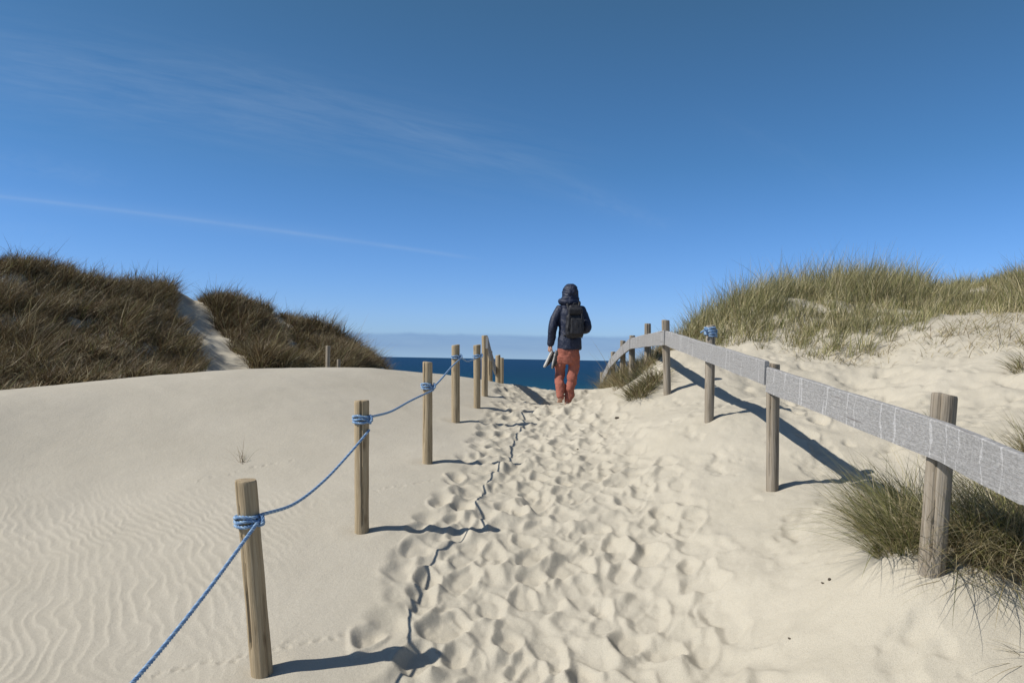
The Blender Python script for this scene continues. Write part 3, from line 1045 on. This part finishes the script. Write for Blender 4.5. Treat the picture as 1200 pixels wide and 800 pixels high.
# span from the near post outside the frame
p_out = t0 + Vector((.07, .0, -.16))
rope_mesh('rope_span', spline([p_out, P(60, 897, 2.33), P(155, 800, 2.86), P(235, 703, 3.42), pole(0, 607)]), RR, parent=rope)
K = pole(0, 602)
rope_mesh('rope_span', spline([K, P(345, 590, 4.62), P(380, 563, 5.15), P(410, 531, 5.6), pole(1, 503)]), RR, parent=rope)
rope_mesh('rope_span', spline([pole(1, 488), P(458, 482, 6.6), P(482, 469, 7.25), pole(2, 456)]), RR, parent=rope)
rope_mesh('rope_span', spline([pole(2, 453), P(518, 443, 8.6), P(529, 430, 9.4), pole(3, 420)]), RR, parent=rope)
rope_mesh('rope_span', spline([pole(3, 418), P(547, 423, 10.35), P(553, 422, 10.7), pole(4, 417)]), RR, parent=rope)
for i, (zc_py, turns) in enumerate([(609, 2.35), (491, 2.4), (452, 2.3), (418, 1.8), (417, 1.8)]):
    f, t, r = posts[i]; b, tp = LPOST[i][0], LPOST[i][1]
    zc = (t - f).length * (zc_py - tp[1]) / (b[1] - tp[1])
    rope_mesh('rope_wrap', wraps(f, t, r, zc, turns, RR, .4), RR, parent=rope)
    # knot: a small turned loop with a tail
    k0 = pole(i, zc_py)
    lp = [k0 + Vector((.006 + .017 * math.cos(a), -.012 + .012 * math.sin(a * .9), .020 * math.sin(a) + .003 * a - .01)) for a in np.linspace(0, 8.0, 26)]
    rope_mesh('knot', lp, RR * .95, parent=rope)
# band of the same rope near the top of the third fence post
f, t, r = rp_[2]
rb = rope_mesh('rope', wraps(f, t, r, .075, 4.2, RR, 1.0, gap=.021), RR)
tag(rb, 'blue rope wound in a band round the third plank fence post', 'rope')
k0 = t + Vector((-.07, -.04, -.07))
kn = rope_mesh('rope_tail', spline([k0 + Vector((.02, 0, .01)), k0 + Vector((-.015, -.02, .012)), k0 + Vector((-.05, -.01, -.012))]), RR, parent=rb)


# ------------------------------------------------------------------ figure tools
def loft(bm, rings):
    """rings: list of (centre, xaxis, yaxis, rx, ry); closed caps"""
    ns = 20; prev = None
    for (c, xa, ya, rx, ry) in rings:
        ring = [bm.verts.new(c + xa * (rx * math.cos(2 * math.pi * k / ns)) + ya * (ry * math.sin(2 * math.pi * k / ns))) for k in range(ns)]
        if prev:
            for k in range(ns): bm.faces.new((prev[k], prev[(k + 1) % ns], ring[(k + 1) % ns], ring[k]))
        else: bm.faces.new(ring[::-1])
        prev = ring
    bm.faces.new(prev)


def limb(bm, pts, rads, flat=1.0, sub=5):
    """tapered tube through joints, rounded ends"""
    pts = [Vector(p) for p in pts]
    P_ = spline(pts, sub); n = len(P_)
    rr = np.interp(np.linspace(0, len(pts) - 1, n), range(len(pts)), rads)
    rings = []
    nrm = None
    for i, p in enumerate(P_):
        t = (P_[min(i + 1, n - 1)] - P_[max(i - 1, 0)]).normalized()
        if nrm is None:
            nrm = t.cross(Vector((0, 1, 0.01)))
            if nrm.length < .2: nrm = t.cross(Vector((1, 0, 0)))
            nrm.normalize()
        nrm = (nrm - t * nrm.dot(t)).normalized()
        b = t.cross(nrm)
        if i == 0:
            for k in (1.0, .8, .4): rings.append((p - t * rr[0] * k * .8, nrm, b, rr[0] * math.sqrt(max(1 - k * k, .02)), rr[0] * flat * math.sqrt(max(1 - k * k, .02))))
        rings.append((p, nrm, b, rr[i], rr[i] * flat))
        if i == n - 1:
            for k in (.4, .8, 1.0): rings.append((p + t * rr[i] * k * .8, nrm, b, rr[i] * math.sqrt(max(1 - k * k, .02)), rr[i] * flat * math.sqrt(max(1 - k * k, .02))))
    loft(bm, rings)


def blob(bm, c, r, rot=None):
    m = Matrix.Translation(c)
    if rot: m = m @ Euler(rot).to_matrix().to_4x4()
    m = m @ Matrix.Diagonal((*r, 1))
    bmesh.ops.create_uvsphere(bm, u_segments=20, v_segments=14, radius=1, matrix=m)


def fuse(name, bm, voxel, smooth=4, mat=None, parent=None, wrinkle=None):
    bmesh.ops.recalc_face_normals(bm, faces=bm.faces)
    me = bpy.data.meshes.new(name); bm.to_mesh(me); bm.free()
    tmp = bpy.data.objects.new('tmp', me); col.objects.link(tmp)
    rm = tmp.modifiers.new('r', 'REMESH'); rm.mode = 'VOXEL'; rm.voxel_size = voxel
    if smooth:
        s = tmp.modifiers.new('s', 'SMOOTH'); s.iterations = smooth; s.factor = .5
    dg = bpy.context.evaluated_depsgraph_get()
    out = bpy.data.meshes.new_from_object(tmp.evaluated_get(dg))
    bpy.data.objects.remove(tmp); bpy.data.meshes.remove(me)
    if wrinkle:
        n = len(out.vertices); co = np.empty(n * 3, np.float32); out.vertices.foreach_get('co', co); co = co.reshape(-1, 3)
        nr = np.empty(n * 3, np.float32); out.vertices.foreach_get('normal', nr); nr = nr.reshape(-1, 3)
        a, fx, fz = wrinkle
        d = a * fbm(co[:, 0] * fx + co[:, 1] * fx * .7 + 3, co[:, 2] * fz + co[:, 0] * fx * .4, 3)
        out.vertices.foreach_set('co', (co + nr * d[:, None]).astype(np.float32).ravel())
    out.name = name
    for p in out.polygons: p.use_smooth = True
    out.update()
    o = link(name, out, mat, parent)
    return o


M_skin = cloth_mat('skin', (.42, .24, .17), (.50, .30, .22), 20, .6, .3, .1, .002)
M_jacket = cloth_mat('navy_jacket', (.008, .012, .030), (.018, .025, .052), 16, .55, .35, .8, .012)
M_trouser = cloth_mat('rust_trousers', (.275, .092, .066), (.37, .138, .098), 11, .9, .15, .8, .012)
M_pack = cloth_mat('black_nylon', (.010, .010, .013), (.024, .024, .028), 22, .6, .35, .6, .006)
M_sole = cloth_mat('pale_rubber', (.38, .37, .34), (.52, .50, .46), 30, .7, .3, .2, .002)
M_shoe = cloth_mat('dark_canvas', (.030, .028, .028), (.065, .060, .055), 30, .85, .2, .4, .003)
M_hair = cloth_mat('dark_hair', (.03, .02, .015), (.06, .04, .03), 60, .7, .3, .8, .004)

foot = P(662.5, 473, 11.7)
foot.z = gz(foot.x, foot.y)
person = empty('person', foot)
tag(person, 'person seen from behind in hooded navy jacket and rust trousers walking barefoot to the sea', 'person')
PH = 1.04
PS = (.935, .97, PH)
person.scale = PS
V3 = Vector
# joints (x right, y ahead, z up)
hipL, kneeL, ankL, toeL = V3((-.05, .02, .90)), V3((-.085, .10, .48)), V3((-.085, -.06, .125)), V3((-.085, .07, .055))
hipR, kneeR, ankR, toeR = V3((.13, .02, .90)), V3((.10, .05, .47)), V3((.03, .00, .075)), V3((.045, .17, .025))
pel, waist, chest, neck, headc = V3((.05, .0, .95)), V3((.05, .01, 1.10)), V3((.06, .02, 1.33)), V3((.055, .04, 1.50)), V3((.045, .07, 1.635))
shL, elL, wrL = V3((-.135, .02, 1.405)), V3((-.225, -.02, 1.14)), V3((-.255, .03, .89))
shR, elR, wrR = V3((.255, .02, 1.395)), V3((.335, -.01, 1.15)), V3((.23, .21, 1.10))

# body: one continuous figure
bm = bmesh.new()
Xa, Ya = V3((1, 0, 0)), V3((0, 1, 0))
loft(bm, [(pel + V3((0, 0, -.10)), Xa, Ya, .12, .09), (pel, Xa, Ya, .165, .105), (waist, Xa, Ya, .145, .09), (chest, Xa, Ya, .165, .105), (V3((.06, .02, 1.42)), Xa, Ya, .15, .085), (V3((.057, .03, 1.47)), Xa, Ya, .07, .06), (neck, Xa, Ya, .055, .055), (V3((.05, .05, 1.57)), Xa, Ya, .055, .06)])
limb(bm, [hipL, kneeL, ankL], [.085, .058, .038]); limb(bm, [hipR, kneeR, ankR], [.085, .058, .038])
for an, to in ((ankL, toeL), (ankR, toeR)):
    heel = an + (an - to).normalized() * .035 + V3((0, 0, -.035))
    limb(bm, [heel, an.lerp(to, .5) + V3((0, 0, -.004)), to], [.034, .042, .030], flat=.75)
    ax = (to - an); ax.z = 0; ax.normalize(); sd = V3((ax.y, -ax.x, 0))
    for k in range(5):
        q = to + sd * (k - 2) * .018 + V3((0, 0, -.006))
        limb(bm, [q, q + ax * (.035 - .004 * abs(k - 1))], [.011, .009], sub=3)
limb(bm, [shL, elL, wrL], [.055, .043, .028]); limb(bm, [shR, elR, wrR], [.055, .043, .028])


def hand(bm, wr, fwd, nrm, curl, thumb_side):
    """palm, four unequal fingers and a thumb from the side of the palm"""
    fwd = fwd.normalized(); nrm = (nrm - fwd * nrm.dot(fwd)).normalized(); sd = fwd.cross(nrm) * thumb_side
    limb(bm, [wr, wr + fwd * .045, wr + fwd * .085], [.026, .036, .037], flat=.5)
    for k, (ln, o_) in enumerate([(.070, .030), (.079, .010), (.074, -.010), (.058, -.029)]):
        p = wr + fwd * .088 + sd * o_; pts = [p - fwd * .02]; d = fwd.copy(); a = 0
        for s in range(3):
            a += curl * (.6 if s == 0 else 1.0)
            d = fwd * math.cos(a) + nrm * math.sin(a)
            p = p + d * ln * (.45, .32, .26)[s]; pts.append(p)
        limb(bm, pts, [.0095, .0092, .0085, .0072], sub=3)
    p = wr + fwd * .03 + sd * .03
    limb(bm, [p, p + (sd * .7 + fwd * .7) * .035 + nrm * .012, p + (sd * .45 + fwd * .9) * .06 + nrm * .035], [.0125, .011, .009], sub=3)


hand(bm, wrL, V3((-.10, .10, -1)), V3((1, .1, 0)), .75, 1)
hand(bm, wrR, V3((-.8, .45, -.15)), V3((0, -.5, -1)), .5, 1)
# head with face
blob(bm, headc + V3((0, -.012, .02)), (.076, .095, .105))
blob(bm, headc + V3((0, .030, -.050)), (.058, .066, .070))
limb(bm, [headc + V3((0, .085, .022)), headc + V3((0, .108, -.014)), headc + V3((0, .104, -.022))], [.010, .015, .013], sub=3)
for s in (-1, 1):
    blob(bm, headc + V3((s * .078, -.012, -.008)), (.012, .022, .034))
    blob(bm, headc + V3((s * .030, .080, .024)), (.020, .014, .007))
blob(bm, headc + V3((0, .094, -.052)), (.024, .010, .0065)); blob(bm, headc + V3((0, .091, -.063)), (.020, .010, .0065))
blob(bm, headc + V3((0, .072, -.098)), (.024, .022, .018))
body = fuse('body', bm, .0065, 2, M_skin, person)
for s in (-1, 1):
    bm = bmesh.new(); blob(bm, headc + V3((s * .030, .086, .012)), (.0115, .0105, .0095))
    link('eye', bm_mesh('eye', bm), M_sole, person)
bm = bmesh.new()
blob(bm, headc + V3((0, -.022, .034)), (.084, .098, .104))
bmesh.ops.delete(bm, geom=[f for f in bm.faces if f.calc_center_median().y > headc.y + .045 and f.calc_center_median().z < headc.z + .075], context='FACES')
link('hair', bm_mesh('hair', bm), M_hair, person)

# jacket
bm = bmesh.new()
loft(bm, [(V3((.055, .0, .815)), Xa, Ya, .186, .134), (V3((.055, .0, .83)), Xa, Ya, .196, .146), (V3((.055, .0, .95)), Xa, Ya, .192, .142), (V3((.055, .01, 1.08)), Xa, Ya, .182, .132),
          (V3((.058, .015, 1.22)), Xa, Ya, .190, .138), (V3((.06, .02, 1.34)), Xa, Ya, .198, .140), (V3((.06, .02, 1.42)), Xa, Ya, .182, .118), (V3((.06, .025, 1.47)), Xa, Ya, .115, .10), (V3((.058, .035, 1.515)), Xa, Ya, .095, .092), (V3((.055, .04, 1.545)), Xa, Ya, .09, .09)])
limb(bm, [shL + V3((.03, 0, -.005)), shL.lerp(elL, .5) + V3((-.008, 0, 0)), elL, elL.lerp(wrL, .55), wrL + V3((0, 0, .01))], [.088, .080, .074, .066, .052])
limb(bm, [shR + V3((-.03, 0, -.005)), shR.lerp(elR, .5) + V3((.006, 0, 0)), elR, elR.lerp(wrR, .55), wrR + V3((.02, -.02, 0))], [.088, .080, .072, .064, .052])
jk = fuse('jacket', bm, .010, 3, M_jacket, person, wrinkle=(.007, 11, 11))
# hood, turned a little to the left, with a stiff brim
bm = bmesh.new()
hc = headc + V3((.010, -.015, .010))
ns_, nr_ = 28, 18
vs = {}
yawm = Matrix.Rotation(R(20), 3, 'Z')
for i in range(nr_ + 1):
    th = math.pi * .96 * i / nr_
    for k in range(ns_):
        a = 2 * math.pi * k / ns_
        rx, ry, rz_ = .138, .145, .165
        d = V3((math.sin(th) * math.cos(a) * rx, math.sin(th) * math.sin(a) * ry, math.cos(th) * rz_))
        if d.z < -.04:
            w = (-.04 - d.z) / .11
            d.x *= 1 + .75 * w; d.y *= 1 + .45 * w
        wv = 1 + .035 * math.sin(3 * a + 5 * th) * math.sin(th) + .03 * math.sin(4 * a - 11 * th + 1) * math.sin(th)
        d.x *= wv; d.y *= wv
        if d.z > .05: d.z = .05 + (d.z - .05) * .92 + .10 * (d.x + .02) * (d.z - .05) / .1
        vs[i, k] = bm.verts.new(hc + yawm @ d)
for i in range(nr_):
    for k in range(ns_):
        k2 = (k + 1) % ns_
        am = 2 * math.pi * (k + .5) / ns_; th = math.pi * .96 * (i + .5) / nr_
        if math.sin(am) * math.sin(th) > .62 and -.92 < math.cos(th) < .66: continue
        bm.faces.new((vs[i, k], vs[i, k2], vs[i + 1, k2], vs[i + 1, k]))
bmesh.ops.delete(bm, geom=[v for v in bm.verts if not v.link_faces], context='VERTS')
bmesh.ops.recalc_face_normals(bm, faces=bm.faces)
bmesh.ops.solidify(bm, geom=bm.faces[:], thickness=.018)
fuse('hood', bm, .007, 3, M_jacket, person, wrinkle=(.012, 13, 17))
# collar flap standing out at the left cheek
bm = bmesh.new()
limb(bm, [V3((.16, .07, 1.50)), V3((.05, .155, 1.515)), V3((-.07, .10, 1.525)), V3((-.095, .0, 1.52)), V3((-.02, -.075, 1.515)), V3((.08, -.085, 1.51)), V3((.165, -.02, 1.505)), V3((.17, .06, 1.50))], [.046] * 8, flat=1.0)
loft(bm, [(V3((.055, .01, 1.42)), Xa, Ya, .165, .11), (V3((.052, .02, 1.47)), Xa, Ya, .150, .12), (V3((.050, .03, 1.53)), Xa, Ya, .118, .115), (V3((.05, .03, 1.56)), Xa, Ya, .10, .10)])
limb(bm, [V3((-.055, .06, 1.50)), V3((-.115, .065, 1.545))], [.035, .026])
fuse('collar', bm, .009, 3, M_jacket, person, wrinkle=(.006, 14, 14))

# trousers, baggy, bunched over the feet
bm = bmesh.new()
loft(bm, [(V3((.05, .0, .62)), Xa, Ya, .10, .09), (V3((.05, .0, .72)), Xa, Ya, .170, .122), (V3((.05, .0, .82)), Xa, Ya, .168, .120), (V3((.05, .0, .92)), Xa, Ya, .155, .110), (V3((.05, .0, .96)), Xa, Ya, .165, .118)])
limb(bm, [hipL + V3((.03, 0, -.04)), hipL.lerp(kneeL, .55) + V3((-.008, 0, 0)), kneeL + V3((-.01, .005, 0)), kneeL.lerp(ankL, .55) + V3((-.008, -.01, 0)), ankL + V3((0, -.005, .0))], [.088, .098, .082, .076, .056])
limb(bm, [hipR + V3((-.02, 0, -.04)), hipR.lerp(kneeR, .55) + V3((.022, 0, 0)), kneeR + V3((.02, .0, 0)), kneeR.lerp(ankR, .55) + V3((.015, -.012, 0)), ankR + V3((.012, -.01, .01))], [.088, .102, .086, .080, .064])
fuse('trousers', bm, .011, 3, M_trouser, person, wrinkle=(.017, 8, 11))

# backpack
bpk = empty('backpack', foot); bpk.scale = PS
tag(bpk, 'black backpack worn by the walking person, with a front pocket and shoulder straps', 'backpack')
bx = .118


def rbox(bm, c, s, bev, rot=None, seg=3, taper=0.0):
    m = Matrix.Translation(c)
    if rot: m = m @ Euler(rot).to_matrix().to_4x4()
    g = bmesh.ops.create_cube(bm, size=1.0, matrix=m @ Matrix.Diagonal((*s, 1)))
    vsx = g['verts']
    es = list({e for v in vsx for e in v.link_edges})
    bmesh.ops.bevel(bm, geom=es, offset=bev, segments=seg, affect='EDGES', profile=.6)


bm = bmesh.new()
rbox(bm, V3((bx, -.215, 1.16)), (.285, .155, .34), .07)
rbox(bm, V3((bx + .005, -.205, 1.28)), (.255, .145, .30), .07)
rbox(bm, V3((bx, -.190, 1.38)), (.200, .13, .16), .06)
fuse('pack_body', bm, .009, 4, M_pack, bpk, wrinkle=(.010, 9, 9))
bm = bmesh.new(); rbox(bm, V3((bx + .02, -.300, 1.15)), (.20, .07, .24), .03)
fuse('front_pocket', bm, .007, 4, M_pack, bpk, wrinkle=(.006, 12, 12))
bm = bmesh.new(); rbox(bm, V3((bx + .0, -.262, 1.375)), (.235, .13, .10), .035, rot=(.25, 0, 0))
fuse('top_flap', bm, .007, 4, M_pack, bpk, wrinkle=(.005, 12, 12))
for s in (-1, 1):
    bm = bmesh.new()
    cx = bx + s * .085 - .02
    limb(bm, [V3((cx, -.15, 1.40)), V3((cx + s * .015, -.10, 1.50)), V3((cx + s * .02, .02, 1.512)), V3((cx + s * .02, .15, 1.42)), V3((cx + s * .02, .175, 1.25)), V3((cx + s * .05, .10, 1.10)), V3((cx + s * .05, -.12, 1.02))], [.022] * 7, flat=.5)
    fuse('shoulder_strap', bm, .007, 2, M_pack, bpk)
    bm = bmesh.new()
    q = bx + s * .10
    limb(bm, [V3((q, -.16, 1.42)), V3((q, -.30, 1.36)), V3((q, -.325, 1.22)), V3((q + s * .02, -.29, 1.08)), V3((q + s * .02, -.18, .99))], [.011] * 5, flat=.5)
    fuse('compression_strap', bm, .005, 1, M_pack, bpk)
bm = bmesh.new()
limb(bm, [V3((bx - .035, -.17, 1.44)), V3((bx - .02, -.175, 1.485)), V3((bx + .02, -.175, 1.485)), V3((bx + .035, -.17, 1.44))], [.009] * 4)
fuse('grab_handle', bm, .005, 1, M_pack, bpk)

# shoes hanging from the left hand
def shoe(label, loc, rot):
    root = empty('shoe', loc); root.rotation_euler = rot
    tag(root, label, 'shoe', 'pair of shoes in the left hand')
    # local: toe +x, sole -z
    N = 22; xs_ = np.linspace(-.135, .145, N)
    wid = np.interp(xs_, [-.135, -.125, -.09, -.03, .04, .09, .125, .145], [.012, .024, .033, .031, .040, .044, .036, .012])
    bm = bmesh.new(); prev = None
    for x_, w in zip(xs_, wid):
        top = .026 + .004 * (x_ < -.06)
        ring = [bm.verts.new((x_, yy * w, zz)) for yy, zz in ((-1, .004), (-.92, 0), (0, 0), (.92, 0), (1, .004), (1.04, top), (0, top), (-1.04, top))]
        if prev:
            for k in range(8): bm.faces.new((prev[k], prev[(k + 1) % 8], ring[(k + 1) % 8], ring[k]))
        else: bm.faces.new(ring[::-1])
        prev = ring
    bm.faces.new(prev)
    link('sole', bm_mesh('sole', bm), M_sole, root)
    bm = bmesh.new(); prev = None
    hgt = np.interp(xs_, [-.135, -.12, -.06, .0, .05, .10, .135, .145], [.045, .098, .085, .082, .070, .048, .034, .024])
    for x_, w, h_ in zip(xs_, wid, hgt):
        w2 = w * .96; open_ = -.10 < x_ < .015
        pr_ = [(-1, .024), (-1.02, .4 * h_ + .014), (-.80, .8 * h_), (-.45, h_), (-.22, h_ * (.55 if open_ else 1.02)), (.22, h_ * (.55 if open_ else 1.02)), (.45, h_), (.80, .8 * h_), (1.02, .4 * h_ + .014), (1, .024)]
        ring = [bm.verts.new((x_, a * w2, max(b, .0245))) for a, b in pr_]
        if prev:
            for k in range(9): bm.faces.new((prev[k], prev[k + 1], ring[k + 1], ring[k]))
        else: bm.faces.new(ring[::-1])
        prev = ring
    bm.faces.new(prev)
    link('upper', bm_mesh('upper', bm), M_shoe, root)
    bm = bmesh.new()
    for k in range(4):
        x_ = .022 + .018 * k; h_ = float(np.interp(x_, xs_, hgt)) + .004
        limb(bm, [V3((x_, -.02, h_ - .004)), V3((x_, 0, h_ + .003)), V3((x_, .02, h_ - .004))], [.0035] * 3, sub=2)
    link('laces', bm_mesh('laces', bm), M_sole, root)
    return root


hp = foot + Vector(a * b for a, b in zip(wrL + V3((-.01, .01, -.10)), PS))
s1 = shoe('pale soled shoe hanging from the walker\'s left hand, sole turned outwards', hp + V3((-.035, -.03, -.11)), (0, 0, 0))
Q = Matrix((( -.36, 0, -.93), (0, 1, 0), (.93, 0, -.36)))    # toe direction etc. set below


def orient(o, toe, sole_out):
    toe = Vector(toe).normalized(); up = -Vector(sole_out); up = (up - toe * up.dot(toe)).normalized()
    yv_ = up.cross(toe)
    m = Matrix((toe, yv_, up)).transposed()
    o.rotation_euler = m.to_euler()


orient(s1, (-.42, -.05, -.90), (-.95, -.18, .38))
s2 = shoe('dark shoe held against the leg, behind the pale soled one', hp + V3((.055, -.015, -.115)), (0, 0, 0))
orient(s2, (-.20, .02, -.97), (-.95, .20, .20))

# ------------------------------------------------------------------ bits lying on the sand
def chip(px, py, D, s, seed, label):
    x, y_ = xy(px, py)
    bm = bmesh.new(); bmesh.ops.create_icosphere(bm, subdivisions=2, radius=1)
    g = random.Random(seed)
    for v in bm.verts:
        v.co *= 1 + .35 * (g.random() - .5)
        v.co.x *= s; v.co.y *= s * .6; v.co.z *= s * .45
    bmesh.ops.rotate(bm, verts=bm.verts, cent=(0, 0, 0), matrix=Matrix.Rotation(g.random() * 3, 3, 'Z'))
    o = link('driftwood_chip', bm_mesh('driftwood_chip', bm), M_chip)
    o.location = (x, y_, gz(x, y_) + s * .2)
    tag(o, label, 'driftwood chip', 'dark bits lying on the sand')


M_chip = cloth_mat('dark_driftwood', (.05, .04, .03), (.10, .08, .06), 40, .9, .2, .4, .003)
chip(723, 491, 10.2, .035, 1, 'dark bit lying on the far path between the walker and the bend of the fence')
chip(972, 680, 4.3, .016, 2, 'right of two dark bits on the sand left of the green tuft')
chip(964, 684, 4.25, .012, 3, 'left of two dark bits on the sand left of the green tuft')
chip(925, 749, 3.7, .010, 4, 'tiny dark bit on the trodden sand near the bottom right')
chip(677, 527, 7.9, .018, 5, 'tiny dark bit in the middle of the footprints')

# ------------------------------------------------------------------ light and sky
SUN = Vector((-1.0, -.25, 1.0)).normalized()
el = math.asin(SUN.z); azr = math.atan2(SUN.x, SUN.y)
sd_ = bpy.data.lights.new('sun', 'SUN'); sd_.energy = 5.0; sd_.angle = R(.53); sd_.color = (1.0, .955, .88)
so = bpy.data.objects.new('sun', sd_); col.objects.link(so)
so.rotation_euler = (-SUN).to_track_quat('-Z', 'Y').to_euler(); so.location = (-20, -5, 40)

world = bpy.data.worlds.new('World'); scene.world = world; world.use_nodes = True
nt = NT(world.node_tree); nt.n.clear()
out = nt.new('ShaderNodeOutputWorld'); bg = nt.new('ShaderNodeBackground')
sky = nt.new('ShaderNodeTexSky'); sky.sky_type = 'NISHITA'; sky.sun_disc = False
sky.sun_elevation = el; sky.sun_rotation = azr
sky.air_density = 1.0; sky.dust_density = 0.25; sky.ozone_density = 3.0; sky.altitude = 0
gen = nt.new('ShaderNodeTexCoord').outputs['Generated']
sx_ = nt.new('ShaderNodeSeparateXYZ'); nt.l.new(gen, sx_.inputs[0])
ys_ = nt.math('MAXIMUM', sx_.outputs[1], .02)
u = nt.math('DIVIDE', sx_.outputs[0], ys_); v = nt.math('DIVIDE', sx_.outputs[2], ys_)
front = nt.math('GREATER_THAN', sx_.outputs[1], .03)


def uvd(px, py):
    d = ray(px, py); return d.x / d.y, d.z / d.y


def line_coords(p0, p1):
    """signed distance from and position along the great circle through two directions"""
    (u0, v0), (u1, v1) = uvd(*p0), uvd(*p1)
    L = math.hypot(u1 - u0, v1 - v0); tx, ty = (u1 - u0) / L, (v1 - v0) / L
    along = nt.math('ADD', nt.math('MULTIPLY', nt.math('SUBTRACT', u, u0), tx / L), nt.math('MULTIPLY', nt.math('SUBTRACT', v, v0), ty / L))
    dist = nt.math('ADD', nt.math('MULTIPLY', nt.math('SUBTRACT', u, u0), -ty), nt.math('MULTIPLY', nt.math('SUBTRACT', v, v0), tx))
    return along, dist


def gauss(d, w):
    q = nt.math('DIVIDE', d, w)
    return nt.math('POWER', 2.718, nt.math('MULTIPLY', nt.math('MULTIPLY', q, q), -1.0))


def window(t, a, b, c, d):
    m1 = nt.new('ShaderNodeMapRange', interpolation_type='SMOOTHSTEP', inp={0: t, 1: a, 2: b, 3: 0.0, 4: 1.0}).outputs[0]
    m2 = nt.new('ShaderNodeMapRange', interpolation_type='SMOOTHSTEP', inp={0: t, 1: c, 2: d, 3: 1.0, 4: 0.0}).outputs[0]
    return nt.math('MULTIPLY', m1, m2)


def comb3(a, b, c=0.0):
    n = nt.new('ShaderNodeCombineXYZ'); nt.set(n, 0, a); nt.set(n, 1, b); nt.set(n, 2, c); return n.outputs[0]


cov = None
# contrail
al, di = line_coords((0, 230), (565, 304))
bend = nt.math('MULTIPLY', nt.math('MULTIPLY', al, nt.math('SUBTRACT', 1.0, al)), .010)
di2 = nt.math('SUBTRACT', di, bend)
nz = nt.noise(comb3(nt.math('MULTIPLY', al, 14.0), nt.math('MULTIPLY', di, 60.0)), 1.0, 4, .6)
con = nt.math('MULTIPLY', gauss(di2, .0026), nt.math('MULTIPLY', window(al, -.4, -.2, .90, 1.02), nt.math('ADD', .01, nt.math('MULTIPLY', nz, .15))))
con2 = nt.math('MULTIPLY', gauss(di2, .011), nt.math('MULTIPLY', window(al, -.4, -.1, .55, .9), .035))
cov = nt.math('ADD', con, con2)
# cirrus streaks: (start, end, width, strength, seed)
for (p0, p1, w, st, sd2) in [((0, 62), (690, 205), .050, .20, 3.0), ((0, 92), (420, 140), .055, .16, 9.0), ((330, 98), (760, 250), .016, .16, 5.0), ((0, 187), (150, 214), .016, .14, 7.0), ((690, 232), (800, 272), .010, .13, 8.0), ((860, 150), (1010, 225), .018, .05, 11.0), ((0, 262), (90, 276), .014, .06, 12.0), ((540, 345), (640, 360), .006, .08, 13.0)]:
    al, di = line_coords(p0, p1)
    nz = nt.noise(comb3(nt.math('MULTIPLY', al, 5.0), nt.math('MULTIPLY', di, 70.0), sd2), 1.0, 5, .62, .4)
    nz = nt.new('ShaderNodeMapRange', inp={0: nz, 1: .34, 2: .72, 3: 0.0, 4: 1.0}).outputs[0]
    k = nt.math('MULTIPLY', gauss(di, w), window(al, -.5, .15, .75, 1.1))
    cov = nt.math('ADD', cov, nt.math('MULTIPLY', nt.math('MULTIPLY', k, nz), st * .36))
cov = nt.math('MULTIPLY', nt.math('MINIMUM', cov, 1.0), front)

tint = nt.ramp(sx_.outputs[2], [(0.0, (.70, 1.0, 1.72)), (.055, (.77, 1.03, 1.68)), (.24, (.635, .94, 1.23)), (.42, (.655, .91, .99)), (.70, (1.02, .90, .82)), (1.0, (1.08, .88, .80))])
hsv = nt.new('ShaderNodeHueSaturation'); nt.l.new(nt.mix(1.0, sky.outputs[0], tint, 'MULTIPLY'), hsv.inputs['Color'])
hsv.inputs['Saturation'].default_value = 1.05; hsv.inputs['Value'].default_value = 1.0; hsv.inputs['Hue'].default_value = .5
skyc = nt.mix(cov, hsv.outputs[0], (6.4, 7.7, 9.0, 1))
# bank of low cloud on the sea horizon
edge = nt.math('ADD', .0335, nt.math('MULTIPLY', nt.math('SUBTRACT', nt.noise(comb3(nt.math('MULTIPLY', u, 9.0), 0.0), 1.0, 6, .6), .5), .013))
top = nt.new('ShaderNodeMapRange', interpolation_type='SMOOTHSTEP', inp={0: nt.math('SUBTRACT', edge, v), 1: 0.0, 2: .0055, 3: 0.0, 4: 1.0}).outputs[0]
rag = nt.noise(comb3(nt.math('MULTIPLY', u, 14.0), nt.math('MULTIPLY', v, 110.0)), 1.0, 5, .6)
bank = nt.math('MULTIPLY', nt.math('MULTIPLY', top, front), nt.math('ADD', .35, nt.math('MULTIPLY', rag, .55)))
bcol = nt.ramp(nt.math('DIVIDE', v, .036, clamp=True), [(0.0, (.44, .70, 1.02)), (.4, (.29, .49, .84)), (.85, (.27, .46, .81)), (1.0, (.20, .38, .74))])
bcol = nt.mix(1.0, bcol, (8.2, 8.2, 8.2, 1), 'MULTIPLY')
skyc = nt.mix(bank, skyc, bcol)
nt.l.new(skyc, bg.inputs['Color'])
bg.inputs['Strength'].default_value = .085
nt.l.new(bg.outputs[0], out.inputs['Surface'])

# ------------------------------------------------------------------ render settings
vs_ = scene.view_settings
vs_.view_transform = 'Standard'; vs_.look = 'None'; vs_.exposure = 0.0; vs_.gamma = 1.0; vs_.use_curve_mapping = False
scene.render.engine = 'CYCLES'
scene.cycles.max_bounces = 6
scene.render.resolution_x = 1024; scene.render.resolution_y = 682
